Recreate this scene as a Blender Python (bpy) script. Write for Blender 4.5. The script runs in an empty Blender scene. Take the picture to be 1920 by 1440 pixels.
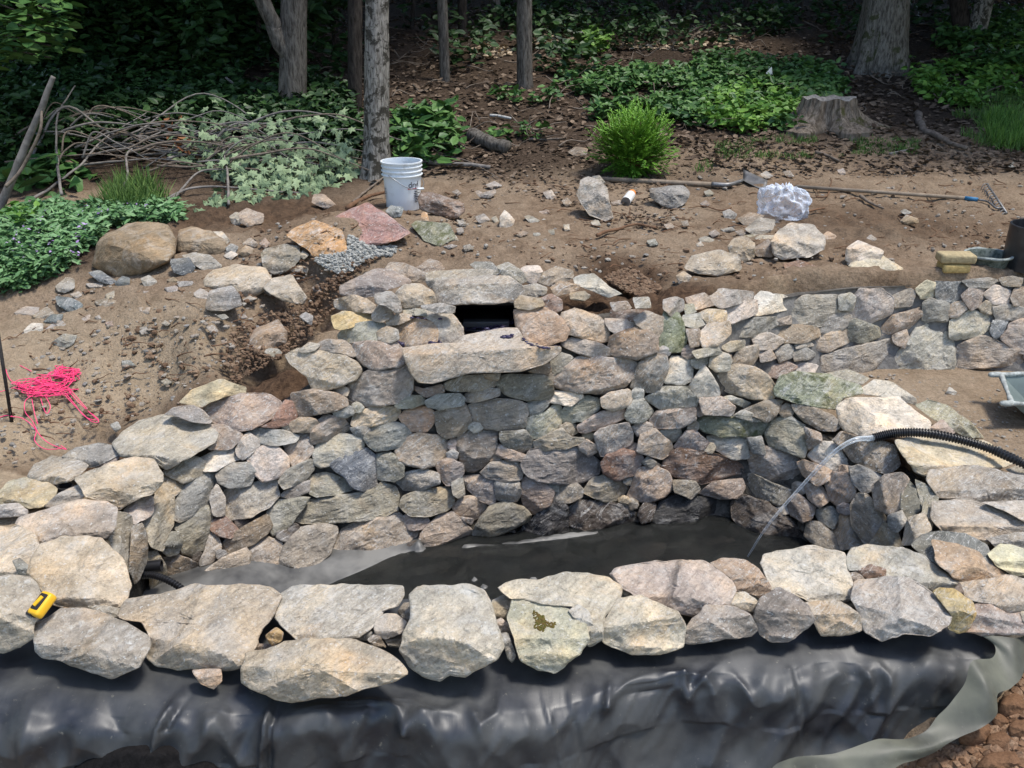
import bpy, math, random
import numpy as np
from mathutils import Vector, Matrix
R=math.radians
random.seed(7); rng=np.random.default_rng(7)
# ------------------------------------------------------------------ camera, sky, sun, exposure
sc=bpy.context.scene
PITCH=R(23.5); H=1.91; F=1663.0
cam=bpy.data.cameras.new('camera'); camo=bpy.data.objects.new('camera',cam); sc.collection.objects.link(camo)
cam.sensor_width=36; cam.lens=F/1920*36; cam.clip_start=.05; cam.clip_end=400
camo.location=(0,0,H); camo.rotation_euler=(math.pi/2-PITCH,0,0); sc.camera=camo
w=bpy.data.worlds.new('World'); sc.world=w; w.use_nodes=True
nt=w.node_tree; bg=nt.nodes['Background']
sky=nt.nodes.new('ShaderNodeTexSky'); sky.sky_type='NISHITA'; sky.sun_disc=False
SUN_EL=R(71); SUN_AZ=R(100)      # azimuth clockwise from +Y
sky.sun_elevation=SUN_EL; sky.sun_rotation=SUN_AZ
nt.links.new(sky.outputs[0],bg.inputs[0]); bg.inputs[1].default_value=.15
sl=bpy.data.lights.new('sun','SUN'); so=bpy.data.objects.new('sun',sl); sc.collection.objects.link(so)
sl.energy=2.0; sl.angle=R(10); sl.color=(1,.95,.87)
sd=Vector((math.sin(SUN_AZ)*math.cos(SUN_EL),math.cos(SUN_AZ)*math.cos(SUN_EL),math.sin(SUN_EL)))
so.rotation_euler=sd.to_track_quat('Z','Y').to_euler()
vs=sc.view_settings; vs.view_transform='Standard'; vs.look='None'; vs.gamma=1; vs.use_curve_mapping=False; vs.exposure=1.15
# ------------------------------------------------------------------ maths helpers
cp,sp_=math.cos(PITCH),math.sin(PITCH)
CAM=np.array([0,0,H])
def rays(px):
    px=np.atleast_2d(np.asarray(px,float)); u=(px[:,0]-960)/F; v=(720-px[:,1])/F
    return np.stack([u,cp+v*sp_,-sp_+v*cp],1)
def atz(x,y,z):
    r=rays((x,y))[0]; return CAM+r*((z-H)/r[2])
def aty(x,y,Y):
    r=rays((x,y))[0]; return CAM+r*(Y/r[1])
def smooth(a,b,x):
    t=np.clip((x-a)/(b-a),0,1); return t*t*(3-2*t)
def _h(i,j,k,s):
    n=(i.astype(np.int64)*374761393+j.astype(np.int64)*668265263+k.astype(np.int64)*1442695041+s*974634777)&0xffffffff
    n=((n^(n>>13))*1274126177)&0xffffffff; n=(n^(n>>16))&0xffffff
    return n/float(0xffffff)
def vnoise(P,s=0):
    P=np.asarray(P,float); I=np.floor(P); f=P-I; f=f*f*(3-2*f); i,j,k=I[:,0],I[:,1],I[:,2]
    r=0
    for a in (0,1):
        wx=f[:,0] if a else 1-f[:,0]
        for b in (0,1):
            wy=f[:,1] if b else 1-f[:,1]
            for c in (0,1):
                wz=f[:,2] if c else 1-f[:,2]
                r=r+wx*wy*wz*_h(i+a,j+b,k+c,s)
    return r*2-1
def fbm(P,oct=3,s=0,g=.5):
    P=np.asarray(P,float); a=1;r=0
    for o in range(oct): r=r+a*vnoise(P*(2.03**o)+17.3*o,s+o); a*=g
    return r
def P2(x,y): return np.stack([np.ravel(x),np.ravel(y),np.zeros(np.size(x))],1)
class TPS:
    def __init__(s,X,v,reg=1e-4,scale=1.):
        s.sc=scale; s.X=np.asarray(X,float)*scale; n=len(s.X)
        K=s.k(s.X,s.X)+np.eye(n)*reg; Pm=np.c_[np.ones(n),s.X]
        A=np.block([[K,Pm],[Pm.T,np.zeros((3,3))]]); s.w=np.linalg.solve(A,np.r_[np.asarray(v,float),0,0,0])
    def k(s,A,B):
        d=((A[:,None]-B[None])**2).sum(2); return .5*d*np.log(d+1e-12)
    def __call__(s,Q):
        Q=np.atleast_2d(np.asarray(Q,float))*s.sc; return s.k(Q,s.X)@s.w[:-3]+s.w[-3]+Q@s.w[-2:]
# ------------------------------------------------------------------ materials
def mat(name,rough=.8,spec=.3):
    m=bpy.data.materials.new(name); m.use_nodes=True; n=m.node_tree; b=n.nodes['Principled BSDF']
    b.inputs['Roughness'].default_value=rough; b.inputs['Specular IOR Level'].default_value=spec
    return m,n,b
def N(n,t,**k):
    o=n.nodes.new(t)
    for a,v in k.items():
        if a.startswith('i_'): o.inputs[a[2:].replace('_',' ')].default_value=v
        else: setattr(o,a,v)
    return o
def noise(n,vec,scale,detail=4,rough=.6,dist=0):
    o=N(n,'ShaderNodeTexNoise'); o.inputs['Scale'].default_value=scale; o.inputs['Detail'].default_value=detail
    o.inputs['Roughness'].default_value=rough; o.inputs['Distortion'].default_value=dist
    if vec is not None: n.links.new(vec,o.inputs['Vector'])
    return o.outputs['Fac']
def ramp(n,fac,stops):
    o=N(n,'ShaderNodeValToRGB'); e=o.color_ramp.elements
    while len(e)<len(stops): e.new(.5)
    for q,(p,c) in zip(e,stops):
        q.position=p; q.color=(c,c,c,1) if not hasattr(c,'__len__') else (*c,1)
    n.links.new(fac,o.inputs[0]); return o.outputs[0]
def mix(n,fac,a,b,mode='MIX'):
    o=N(n,'ShaderNodeMix',data_type='RGBA',blend_type=mode)
    for s,v in ((0,fac),(6,a),(7,b)):
        if isinstance(v,(int,float)): o.inputs[s].default_value=v
        elif isinstance(v,tuple): o.inputs[s].default_value=(*v,1)
        else: n.links.new(v,o.inputs[s])
    return o.outputs[2]
def bump(n,b,h,dist,strength=1.,prev=None):
    o=N(n,'ShaderNodeBump'); o.inputs['Distance'].default_value=dist; o.inputs['Strength'].default_value=strength
    n.links.new(h,o.inputs['Height'])
    if prev is not None: n.links.new(prev,o.inputs['Normal'])
    n.links.new(o.outputs[0],b.inputs['Normal']); return o.outputs[0]
def rockmat(name,rough=.85,wet=0,spec=.25,lichen=.5,moss=0):
    m,n,b=mat(name,rough,spec); L=n.links.new
    tc=N(n,'ShaderNodeTexCoord'); oi=N(n,'ShaderNodeObjectInfo')
    r1=N(n,'ShaderNodeMath',operation='MULTIPLY'); r1.inputs[1].default_value=60; L(oi.outputs['Random'],r1.inputs[0])
    cx=N(n,'ShaderNodeCombineXYZ'); 
    for i in range(3): L(r1.outputs[0],cx.inputs[i])
    ad=N(n,'ShaderNodeVectorMath',operation='ADD'); L(tc.outputs['Object'],ad.inputs[0]); L(cx.outputs[0],ad.inputs[1])
    # bedding direction differs stone to stone
    rot=N(n,'ShaderNodeVectorRotate',rotation_type='AXIS_ANGLE'); rot.inputs['Axis'].default_value=(.3,.8,.5)
    L(ad.outputs[0],rot.inputs['Vector']); r2=N(n,'ShaderNodeMath',operation='MULTIPLY'); r2.inputs[1].default_value=1.6; L(oi.outputs['Random'],r2.inputs[0]); L(r2.outputs[0],rot.inputs['Angle'])
    v=ad.outputs[0]
    mp=N(n,'ShaderNodeMapping'); mp.inputs['Scale'].default_value=(1,1,5); L(rot.outputs[0],mp.inputs['Vector'])
    big=noise(n,v,7,3,.6); band=noise(n,mp.outputs[0],13,6,.65,.6); fine=noise(n,v,95,5,.75); mid=noise(n,v,28,5,.65)
    vein=noise(n,mp.outputs[0],5,3,.5,1.5)
    c=oi.outputs['Color']
    c=mix(n,1,c,ramp(n,big,[(.3,(.74,.76,.78)),(.5,(1,1,1)),(.72,(1.3,1.2,1.05))]),'MULTIPLY')
    c=mix(n,1,c,ramp(n,band,[(.32,.72),(.5,1.),(.66,1.2)]),'MULTIPLY')
    c=mix(n,1,c,ramp(n,fine,[(.3,.72),(.5,1.),(.7,1.2)]),'MULTIPLY')
    dust=ramp(n,noise(n,v,6.5,5,.75,.8),[(.50,0.),(.62,.55)]); c=mix(n,dust,c,mix(n,.55,c,(.55,.53,.49)))
    warm=ramp(n,noise(n,v,4.3,3,.6,.5),[(.55,0.),(.72,.55)])
    c=mix(n,warm,c,mix(n,1,c,(1.25,1.0,.74),'MULTIPLY'))
    dk=ramp(n,noise(n,v,19,4,.7,.4),[(.60,0.),(.70,.45)])
    c=mix(n,dk,c,mix(n,1,c,(.45,.45,.47),'MULTIPLY'))
    vg=ramp(n,oi.outputs['Random'],[(.60,0.),(.70,.75)]); vl=ramp(n,vein,[(.485,0.),(.50,1.),(.515,0.)]); vm=N(n,'ShaderNodeMath',operation='MULTIPLY'); L(vg,vm.inputs[0]); L(vl,vm.inputs[1]); c=mix(n,vm.outputs[0],c,(.56,.53,.48))
    st2=ramp(n,noise(n,v,3.1,4,.65,.6),[(.54,0.),(.66,.5)]); c=mix(n,st2,c,mix(n,1,c,(.62,.56,.46),'MULTIPLY'))
    if lichen:
        li=ramp(n,mid,[(.62-.06*lichen,0.),(.70-.05*lichen,.75)])
        gate=ramp(n,noise(n,v,9,2,.5),[(.42,0.),(.6,1.)])
        mm=N(n,'ShaderNodeMath',operation='MULTIPLY'); L(li,mm.inputs[0]); L(gate,mm.inputs[1])
        c=mix(n,mm.outputs[0],c,mix(n,.6,c,(.62,.61,.57)))
        qz=ramp(n,noise(n,v,85,3,.6),[(.62,0.),(.68,.65)]); c=mix(n,qz,c,(.6,.59,.55))
    if moss:
        g=ramp(n,noise(n,v,11,4,.7,.3),[(.5,0.),(.62,.8)]); c=mix(n,g,c,(.075,.085,.025))
    L(c,b.inputs['Base Color'])
    if wet:
        L(ramp(n,big,[(.35,.12),(.65,.5)]),b.inputs['Roughness'])
    p=bump(n,b,band,.016,.8); p=bump(n,b,mid,.014,.9,p); bump(n,b,fine,.005,1.,p)
    return m
M={}
M['rock']=rockmat('rock'); M['wet']=rockmat('rock_wet',.3,1,.5,0); M['mossy']=rockmat('rock_mossy',moss=1,lichen=.8); M['granite']=rockmat('rock_pale',lichen=1.2)
M['smooth']=rockmat('rock_river',lichen=0)
def simple(name,col,rough=.8,spec=.3,vary=.0,scale=30,bd=0,var2=None,metal=0):
    m,n,b=mat(name,rough,spec); b.inputs['Metallic'].default_value=metal
    tc=N(n,'ShaderNodeTexCoord').outputs['Object']
    if vary:
        f=noise(n,tc,scale,5,.65,.3); c2=var2 or tuple(x*(1-vary) for x in col)
        c=mix(n,ramp(n,f,[(.38,0.),(.62,1.)]),col,c2); n.links.new(c,b.inputs['Base Color'])
        if bd: bump(n,b,f,bd)
    else: b.inputs['Base Color'].default_value=(*col,1)
    return m
def leafmat(name,a,b_,rough=.55,trans=0):
    m,n,b=mat(name,rough,.3); at=N(n,'ShaderNodeAttribute',attribute_name='var')
    c=mix(n,at.outputs['Fac'],a,b_); n.links.new(c,b.inputs['Base Color'])
    if trans:
        tr=N(n,'ShaderNodeBsdfTranslucent'); n.links.new(c,tr.inputs[0]); ms=N(n,'ShaderNodeMixShader'); ms.inputs[0].default_value=trans
        n.links.new(b.outputs[0],ms.inputs[1]); n.links.new(tr.outputs[0],ms.inputs[2]); n.links.new(ms.outputs[0],n.nodes['Material Output'].inputs[0])
    return m
def soilmat():
    m,n,b=mat('soil',.95,.12); L=n.links.new; tc=N(n,'ShaderNodeTexCoord').outputs['Object']
    at=N(n,'ShaderNodeAttribute',attribute_name='zone')      # R forest litter, G pale dry soil, B freshly dug dark soil
    sx=N(n,'ShaderNodeSeparateColor'); L(at.outputs['Color'],sx.inputs[0])
    big=noise(n,tc,1.7,5,.6,.4); mid=noise(n,tc,9,6,.7,.3); fine=noise(n,tc,60,5,.8); cl=noise(n,tc,25,4,.7)
    c=mix(n,ramp(n,mid,[(.35,0.),(.65,1.)]),(.135,.093,.06),(.235,.17,.115))
    c=mix(n,ramp(n,big,[(.42,0.),(.62,.7)]),c,(.26,.20,.14))
    c=mix(n,1,c,ramp(n,fine,[(.3,.55),(.5,1.),(.7,1.35)]),'MULTIPLY')
    pale=mix(n,ramp(n,mid,[(.35,0.),(.65,1.)]),(.27,.205,.135),(.35,.275,.19)); pale=mix(n,1,pale,ramp(n,fine,[(.3,.72),(.5,1.),(.7,1.2)]),'MULTIPLY')
    c=mix(n,sx.outputs[1],c,pale)
    dark=mix(n,ramp(n,cl,[(.35,0.),(.65,1.)]),(.04,.024,.015),(.115,.07,.042)); c=mix(n,sx.outputs[2],c,dark)
    lit=mix(n,ramp(n,noise(n,tc,38,4,.8),[(.4,0.),(.6,1.)]),(.025,.017,.011),(.085,.060,.042))
    c=mix(n,sx.outputs[0],c,lit)
    L(c,b.inputs['Base Color']); p=bump(n,b,cl,.022,.9); bump(n,b,fine,.008,1.,p)
    return m
M['soil']=soilmat()
def barkmat(name,a,b_,c3=None,sc_=1.,thr=.55):
    m,n,b=mat(name,.92,.15); tc=N(n,'ShaderNodeTexCoord').outputs['Object']; mp=N(n,'ShaderNodeMapping'); mp.inputs['Scale'].default_value=(1,1,.22); n.links.new(tc,mp.inputs[0])
    f=noise(n,mp.outputs[0],42*sc_,6,.7,.4); g=noise(n,tc,7*sc_,5,.65,.4); c=mix(n,ramp(n,f,[(.38,0.),(.6,1.)]),a,b_)
    if c3: c=mix(n,ramp(n,g,[(thr,0.),(thr+.06,.9)]),c,c3)
    n.links.new(c,b.inputs['Base Color']); bump(n,b,f,.02,1.); return m
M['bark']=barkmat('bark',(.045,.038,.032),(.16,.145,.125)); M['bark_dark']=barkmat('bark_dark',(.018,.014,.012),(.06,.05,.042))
M['bark_pale']=barkmat('bark_mottled',(.10,.09,.075),(.36,.34,.30),(.035,.032,.024),1.6,.50)
M['bark_moss']=barkmat('bark_mossy',(.06,.052,.042),(.22,.20,.165),(.05,.055,.022),1.,.56)
M['stumpw']=barkmat('weathered_wood',(.075,.058,.042),(.25,.205,.16),(.06,.06,.018),.8,.58)
M['twig']=simple('twig',(.20,.16,.125),.85,.2,.5,20); M['twig_grey']=simple('twig_grey',(.22,.20,.18),.8,.2,.45,15); M['twig_red']=simple('root',(.17,.095,.055),.9,.2,.4,20)
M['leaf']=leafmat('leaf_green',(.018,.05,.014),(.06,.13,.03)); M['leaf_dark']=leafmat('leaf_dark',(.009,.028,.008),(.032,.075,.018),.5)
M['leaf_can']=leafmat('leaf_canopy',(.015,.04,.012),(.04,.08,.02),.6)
M['leaf_br']=leafmat('leaf_bright',(.05,.14,.02),(.17,.31,.055),.5,.15); M['leaf_mid']=leafmat('leaf_mid',(.022,.07,.018),(.085,.17,.04),.5)
M['leaf_silver']=leafmat('leaf_silver',(.035,.10,.025),(.17,.30,.13),.5); M['leaf_maple']=leafmat('leaf_wilted_maple',(.10,.15,.075),(.25,.32,.175),.7)
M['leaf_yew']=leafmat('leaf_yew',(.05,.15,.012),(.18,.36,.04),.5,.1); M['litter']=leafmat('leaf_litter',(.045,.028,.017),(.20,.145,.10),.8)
M['petal']=leafmat('petal',(.25,.16,.35),(.4,.3,.5)); M['grass']=leafmat('grass_blade',(.04,.10,.02),(.14,.22,.05)); M['rustleaf']=leafmat('leaf_rust',(.16,.06,.025),(.26,.12,.05),.8)
# ------------------------------------------------------------------ object helpers
def link(o): sc.collection.objects.link(o)
def tag(o,label=None,cat=None,group=None,kind=None):
    if label: o['label']=label
    if cat: o['category']=cat
    if group: o['group']=group
    if kind: o['kind']=kind
    return o
def empty(name,loc,label,cat,group=None):
    o=bpy.data.objects.new(name,None); link(o); o.location=loc; o.empty_display_size=.1; tag(o,label,cat,group); return o
def mesh(name,V,Fc,m,parent=None,origin=None,smoothf=True,sharp=None,attr=None,world_parent=True):
    V=np.asarray(V,float)
    if origin is None: origin=V.mean(0)
    origin=np.asarray(origin,float); me=bpy.data.meshes.new(name)
    if isinstance(Fc,np.ndarray):
        nv,nf,k=len(V),len(Fc),Fc.shape[1]
        me.vertices.add(nv); me.vertices.foreach_set('co',(V-origin).astype(np.float32).ravel()); me.loops.add(nf*k); me.loops.foreach_set('vertex_index',Fc.astype(np.int32).ravel())
        me.polygons.add(nf); me.polygons.foreach_set('loop_start',np.arange(0,nf*k,k,dtype=np.int32)); me.update(calc_edges=True)
    else: me.from_pydata((V-origin).tolist(),[],Fc); me.update()
    me.polygons.foreach_set('use_smooth',np.full(len(me.polygons),smoothf,dtype=bool))
    if sharp and smoothf: me.set_sharp_from_angle(angle=R(sharp))
    if attr is not None:
        for an,av in attr.items():
            av=np.asarray(av,np.float32)
            if av.ndim==1: a=me.attributes.new(an,'FLOAT','POINT'); a.data.foreach_set('value',av)
            else: a=me.attributes.new(an,'FLOAT_COLOR','POINT'); a.data.foreach_set('color',av.ravel())
    for q in (m if isinstance(m,(list,tuple)) else [m]): me.materials.append(q)
    o=bpy.data.objects.new(name,me); link(o)
    if parent is not None:
        o.parent=parent; o.location=Vector(origin)-Vector(parent['_w']) if '_w' in parent else Vector(origin)-parent.location
    else: o.location=origin
    return o
def grid_faces(a,b,wrap=False):
    i=np.arange(a-1)[:,None]; j=np.arange(b if wrap else b-1)[None]; j2=(j+1)%b
    return np.stack([i*b+j,i*b+j2,(i+1)*b+j2,(i+1)*b+j],-1).reshape(-1,4)
def catmull(P,n):
    P=np.asarray(P,float); 
    if len(P)<3: t=np.linspace(0,1,n)[:,None]; return P[0]*(1-t)+P[-1]*t
    Q=np.vstack([2*P[0]-P[1],P,2*P[-1]-P[-2]]); T=np.linspace(0,len(P)-1-1e-9,n); i=T.astype(int); t=(T-i)[:,None]
    a,b,c,d=Q[i],Q[i+1],Q[i+2],Q[i+3]
    return .5*((2*b)+(-a+c)*t+(2*a-5*b+4*c-d)*t*t+(-a+3*b-3*c+d)*t**3)
def tube_geo(C,rad,sides=8,cap=True,mod=None):
    C=np.asarray(C,float); n=len(C); rad=np.broadcast_to(np.asarray(rad,float),(n,)) if np.ndim(rad)<2 else rad
    T=np.gradient(C,axis=0); T/=np.linalg.norm(T,axis=1)[:,None]+1e-12
    up=np.array([0,0,1.]) if abs(T[0,2])<.9 else np.array([1.,0,0]); U=np.cross(T[0],up); U/=np.linalg.norm(U); Us=[]
    for t in T: U=U-t*U.dot(t); U/=np.linalg.norm(U)+1e-12; Us.append(U)
    Us=np.array(Us); W=np.cross(T,Us); a=np.linspace(0,2*math.pi,sides,endpoint=False)
    rr=rad[:,None] if np.ndim(rad)<2 else rad
    V=C[:,None]+(Us[:,None]*np.cos(a)[None,:,None]+W[:,None]*np.sin(a)[None,:,None])*(rr[...,None] if rr.ndim==2 else rr)
    V=V.reshape(-1,3); Fc=grid_faces(n,sides,True).tolist()
    if cap: Fc+= [list(range(sides))[::-1],list(range((n-1)*sides,n*sides))]
    return V,Fc
def join(gs):
    V=[];Fc=[];o=0
    for v,f in gs:
        V.append(v); Fc+= [[i+o for i in q] for q in f]; o+=len(v)
    return np.vstack(V),Fc
def tube(name,C,rad,m,parent=None,sides=8,**k):
    V,Fc=tube_geo(C,rad,sides); return mesh(name,V,Fc,m,parent,**k)
def lathe_geo(prof,sides=32,center=(0,0,0)):
    prof=np.asarray(prof,float); a=np.linspace(0,2*math.pi,sides,endpoint=False)
    V=np.stack([prof[:,0][:,None]*np.cos(a),prof[:,0][:,None]*np.sin(a),np.repeat(prof[:,1][:,None],sides,1)],-1).reshape(-1,3)+np.asarray(center)
    return V,grid_faces(len(prof),sides,True).tolist()
def rbox_geo(sx,sy,sz,r,seg=3):
    import bmesh
    bm=bmesh.new(); bmesh.ops.create_cube(bm,size=1)
    for v in bm.verts: v.co=Vector((v.co.x*sx,v.co.y*sy,v.co.z*sz))
    bmesh.ops.bevel(bm,geom=bm.edges[:],offset=r,segments=seg,affect='EDGES',profile=.6)
    V=np.array([v.co[:] for v in bm.verts]); Fc=[[v.index for v in f.verts] for f in bm.faces]; bm.free(); return V,Fc
def xform(V,loc=(0,0,0),rot=(0,0,0),s=1):
    from mathutils import Euler
    m=np.array(Euler(rot).to_matrix()); return (V*s)@m.T+np.asarray(loc)
LEAF=np.array([[0,0,0],[.28,.5,.10],[.68,.36,.10],[1,0,-.04],[.68,-.36,.10],[.28,-.5,.10]])
LEAFF=np.array([[0,3,2,1],[0,5,4,3]])
def leaf_geo(C,D,Nn,L,W,var=None,shape=LEAF,faces=LEAFF):
    C=np.asarray(C,float); n=len(C); D=D/np.linalg.norm(D,axis=1)[:,None]; S=np.cross(Nn,D); S/=np.linalg.norm(S,axis=1)[:,None]+1e-9; U=np.cross(D,S)
    L=np.broadcast_to(L,(n,))[:,None,None]; W=np.broadcast_to(W,(n,))[:,None,None]; sh=shape[None]
    V=C[:,None]+D[:,None]*sh[...,0:1]*L+S[:,None]*sh[...,1:2]*W+U[:,None]*sh[...,2:3]*W
    k=len(shape); Fc=(faces[None]+(np.arange(n)*k)[:,None,None]).reshape(-1,faces.shape[1])
    if var is None: var=rng.random(n)
    return V.reshape(-1,3),Fc,np.repeat(var,k)
def leaves(name,C,D,Nn,L,W,m,parent=None,var=None,shape=LEAF,faces=LEAFF,origin=None):
    V,Fc,a=leaf_geo(C,D,Nn,L,W,var,shape,faces); return mesh(name,V,Fc,m,parent,origin=origin,smoothf=False,attr={'var':a})
def rdir(n,up=0.,spread=1.):
    v=rng.normal(size=(n,3))*spread; v[:,2]+=up; return v/np.linalg.norm(v,axis=1)[:,None]
# ------------------------------------------------------------------ terrain
BY=np.array([-5,4.9,5.5,6.3,7.2,8.3,10.6,13,17,25,45.]); BZ=np.array([.48,.49,.505,.53,.60,.80,1.12,1.45,2.05,3.9,9.])
def base(y): return np.interp(y,BY,BZ)
ctl=[]
for x,y,z in [(0,1000,-.06),(0,930,-.05),(0,850,-.07),(100,800,-.05),(150,840,-.08),(0,760,.0),(60,700,.05),(200,700,.06),(330,690,.10),(250,780,-.02),(320,740,.03),(420,660,.19),(100,620,.17),(250,590,.27),(60,560,.25),(255,520,.36),(450,580,.33),(360,640,.24),
   (500,640,.20),(540,610,.22),(590,600,.20),(620,560,.28),(560,560,.36),(0,480,.42),(150,500,.38),(620,500,.46),(500,500,.44),(430,460,.47),(560,400,.50),(300,400,.49),(700,480,.49),(755,393,.52),(900,480,.49),(1100,510,.46),(1170,545,.43),(1230,550,.47),(1400,520,.49),(1650,500,.49),(1900,500,.50),(0,330,.58),(960,400,.55),(1100,400,.55),(1500,350,.60),(1850,350,.63),(1250,330,.61)]:
    p=atz(x,y,z); ctl.append((p[0],p[1],z))
ctl=np.array(ctl); far=[(x,y) for x in (-12,-7,-3,0,3,7,12) for y in (9,14,25)]+[(6,4),(9,6),(-8,4.),(-6,6),(6,6),(0,3),(3,3)]
XX=np.vstack([ctl[:,:2],far]); vv=np.r_[ctl[:,2]-base(ctl[:,1]),np.zeros(len(far))]
vv[-5]=-.1
tps=TPS(XX,vv,1e-3)
WL=np.array([(-9,20),(.6,4.25),(.95,4.3),(1.25,4.56),(1.6,4.77),(2.9,4.85),(4,4.89),(9,4.93)])   # line of the retaining wall (x, y)
PIT=np.array([(-1.75,2.12),(-1.85,2.9),(-1.78,3.45),(-1.5,3.72),(-1.1,3.93),(-.85,4.12),(-.4,4.30),(.6,4.25),(1.0,4.12),(1.35,4.05),(1.75,3.75),(1.98,3.3),(1.95,2.7),(1.9,2.42),(1.1,2.36),(.3,2.2),(-.5,2.08)])
def polydist(x,y,poly):
    x=np.ravel(x);y=np.ravel(y); ins=np.zeros(len(x),bool); d=np.full(len(x),1e9); n=len(poly)
    for i in range(n):
        ax,ay=poly[i]; bx,by=poly[(i+1)%n]
        c=((ay>y)!=(by>y))&(x<(bx-ax)*(y-ay)/((by-ay) if by!=ay else 1e-9)+ax); ins^=c
        t=np.clip(((x-ax)*(bx-ax)+(y-ay)*(by-ay))/((bx-ax)**2+(by-ay)**2),0,1); d=np.minimum(d,np.hypot(x-ax-t*(bx-ax),y-ay-t*(by-ay)))
    return np.where(ins,-d,d)
SHX=[-1.9,-1.2,-.5,0,.3,.7,1.1,1.6,2.2]; SHY=[2.10,2.08,2.05,2.10,2.15,2.24,2.31,2.335,2.34]
def front(x): return np.interp(x,SHX,SHY)-2.10
def height(x,y,coarse=False):
    x=np.ravel(x).astype(float); y=np.ravel(y).astype(float)
    hi=base(y).copy(); m=(y<16)
    for s in range(0,len(x),40000):
        sl=slice(s,s+40000); mm=m[sl]
        if mm.any():
            idx=np.arange(s,min(s+40000,len(x)))[mm]; hi[idx]+=np.clip(tps(np.stack([x[idx],y[idx]],1)),-.8,.5)*smooth(16,9,y[idx])
    wl=np.interp(x,WL[:,0],WL[:,1]); low=-.03+.015*x*0
    right=smooth(.9,1.0,x); f=smooth(-.04,.05,y-wl)*right+(1-right); 
    h=low*(1-f)+hi*f
    h=np.where((x>1.0)&(y>wl-.3)&(y<wl+.05)&(f<.5),h,h)
    pd=polydist(x,y,PIT); h=h*smooth(-.02,.05,pd)+(-.85)*(1-smooth(-.02,.05,pd))
    fr=smooth(2.32,2.14,y-front(x)); lowf=np.where(x>.7,-.66+.36*smooth(1.05,1.42,x)+.17*smooth(1.35,2.0,x),-.75)
    h=h*(1-fr)+lowf*fr
    return h
# coarse lookup
GX=np.arange(-14,14.01,.05); GY=np.arange(1,30,.05)
_gx,_gy=np.meshgrid(GX,GY); GH=height(_gx,_gy).reshape(_gx.shape)
def hq(x,y):
    fx=np.clip((np.asarray(x,float)+14)/.05,0,len(GX)-1.001); fy=np.clip((np.asarray(y,float)-1)/.05,0,len(GY)-1.001)
    i=fx.astype(int); j=fy.astype(int); a=fx-i; b=fy-j
    return (GH[j,i]*(1-a)+GH[j,i+1]*a)*(1-b)+(GH[j+1,i]*(1-a)+GH[j+1,i+1]*a)*b
def ground(px):
    r=rays(px); n=len(r); ts=np.geomspace(2,32,700); hit=np.full(n,32.); done=np.zeros(n,bool)
    for t in ts:
        p=CAM+r*t; b=(p[:,2]<hq(p[:,0],p[:,1]))&~done; hit[b]=t; done|=b
    return CAM+r*(hit*.998)[:,None]
def g1(x,y): return ground([(x,y)])[0]
def axis(a): return np.concatenate([np.arange(s,e,d) for s,e,d in a])
xs=axis([(-40,-14,2),(-14,-6,.3),(-6,-3.4,.08),(-3.4,3.6,.022),(3.6,6,.08),(6,14,.3),(14,41,2)])
ys=axis([(.6,1.6,.1),(1.6,6.2,.022),(6.2,9,.045),(9,14,.12),(14,30,.5),(30,46,2)])
X,Y=np.meshgrid(xs,ys); Z=height(X,Y).ravel(); xf,yf=X.ravel(),Y.ravel(); P=P2(xf,yf)
soil_amt=smooth(10,7.5,yf)
inpatio=(xf>1.4)&(yf<4.75)&(yf>2.1)
amp=np.where(inpatio,.35,1.)*(.35+.65*soil_amt)
# dug zones: lumpy dark soil beside the walls
lx=polydist(xf,yf,PIT); dug=smooth(.75,.2,lx+.18*fbm(P*2.5,2,5))*(yf>3.6)*(~inpatio)
digp=g1(1170,520); dug=np.maximum(dug,smooth(.4,.15,np.hypot(xf-digp[0],(yf-digp[1])*.8)))
digp=g1(1620,420); dug=np.maximum(dug,.6*smooth(.7,.2,np.hypot((xf-digp[0])*.6,(yf-digp[1]))))
dk=g1(520,400); dug=np.maximum(dug,.9*smooth(.9,.3,np.hypot((xf-dk[0])*.7,(yf-dk[1])*1.1)+.2*fbm(P*3,2,9)))
pale=smooth(-.6,-1.3,xf)*smooth(5.1,4.2,yf+.3*fbm(P*1.5,3,3))*(1-dug); pale=np.maximum(pale,inpatio*.35*(1)); 
lump=np.abs(fbm(P*7,3,11)); fineN=fbm(P*23,3,13)
for hx,hy,hd,hr in [(470,650,.16,.22),(600,575,.14,.20),(545,625,.10,.25),(1165,520,.10,.22),(1205,545,.03,.18),(150,790,.05,.3),(90,830,.05,.2)]:
    hp_=g1(hx,hy); Z=Z-(hd*np.exp(-((xf-hp_[0])**2+(yf-hp_[1])**2)/(hr*hr)))
Z=Z.ravel()
Z=Z+amp*(.018*fbm(P*3.1,3,1)+.009*fineN+(.012+.05*dug)*(lump-.35))+smooth(9,12,yf)*.05*fbm(P*1.2,3,4)
litter=smooth(7.0,8.2,yf+.7*fbm(P*.9,3,6)+smooth(-.5,-1.5,xf)*.9)
ll=polydist(xf,yf,np.array([g1(0,400)[:2],g1(230,420)[:2],g1(180,500)[:2],g1(0,545)[:2],(-5,4.8),(-5,6)])); litter=np.maximum(litter,smooth(.1,-.1,ll))
zone=np.stack([litter,pale,dug,np.ones_like(dug)],1)
tag(mesh('ground',np.stack([xf,yf,Z],1),grid_faces(len(ys),len(xs)),M['soil'],origin=(0,0,0),attr={'zone':zone}),'bare brown soil rising to a leaf covered forest floor',kind='structure')
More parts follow.
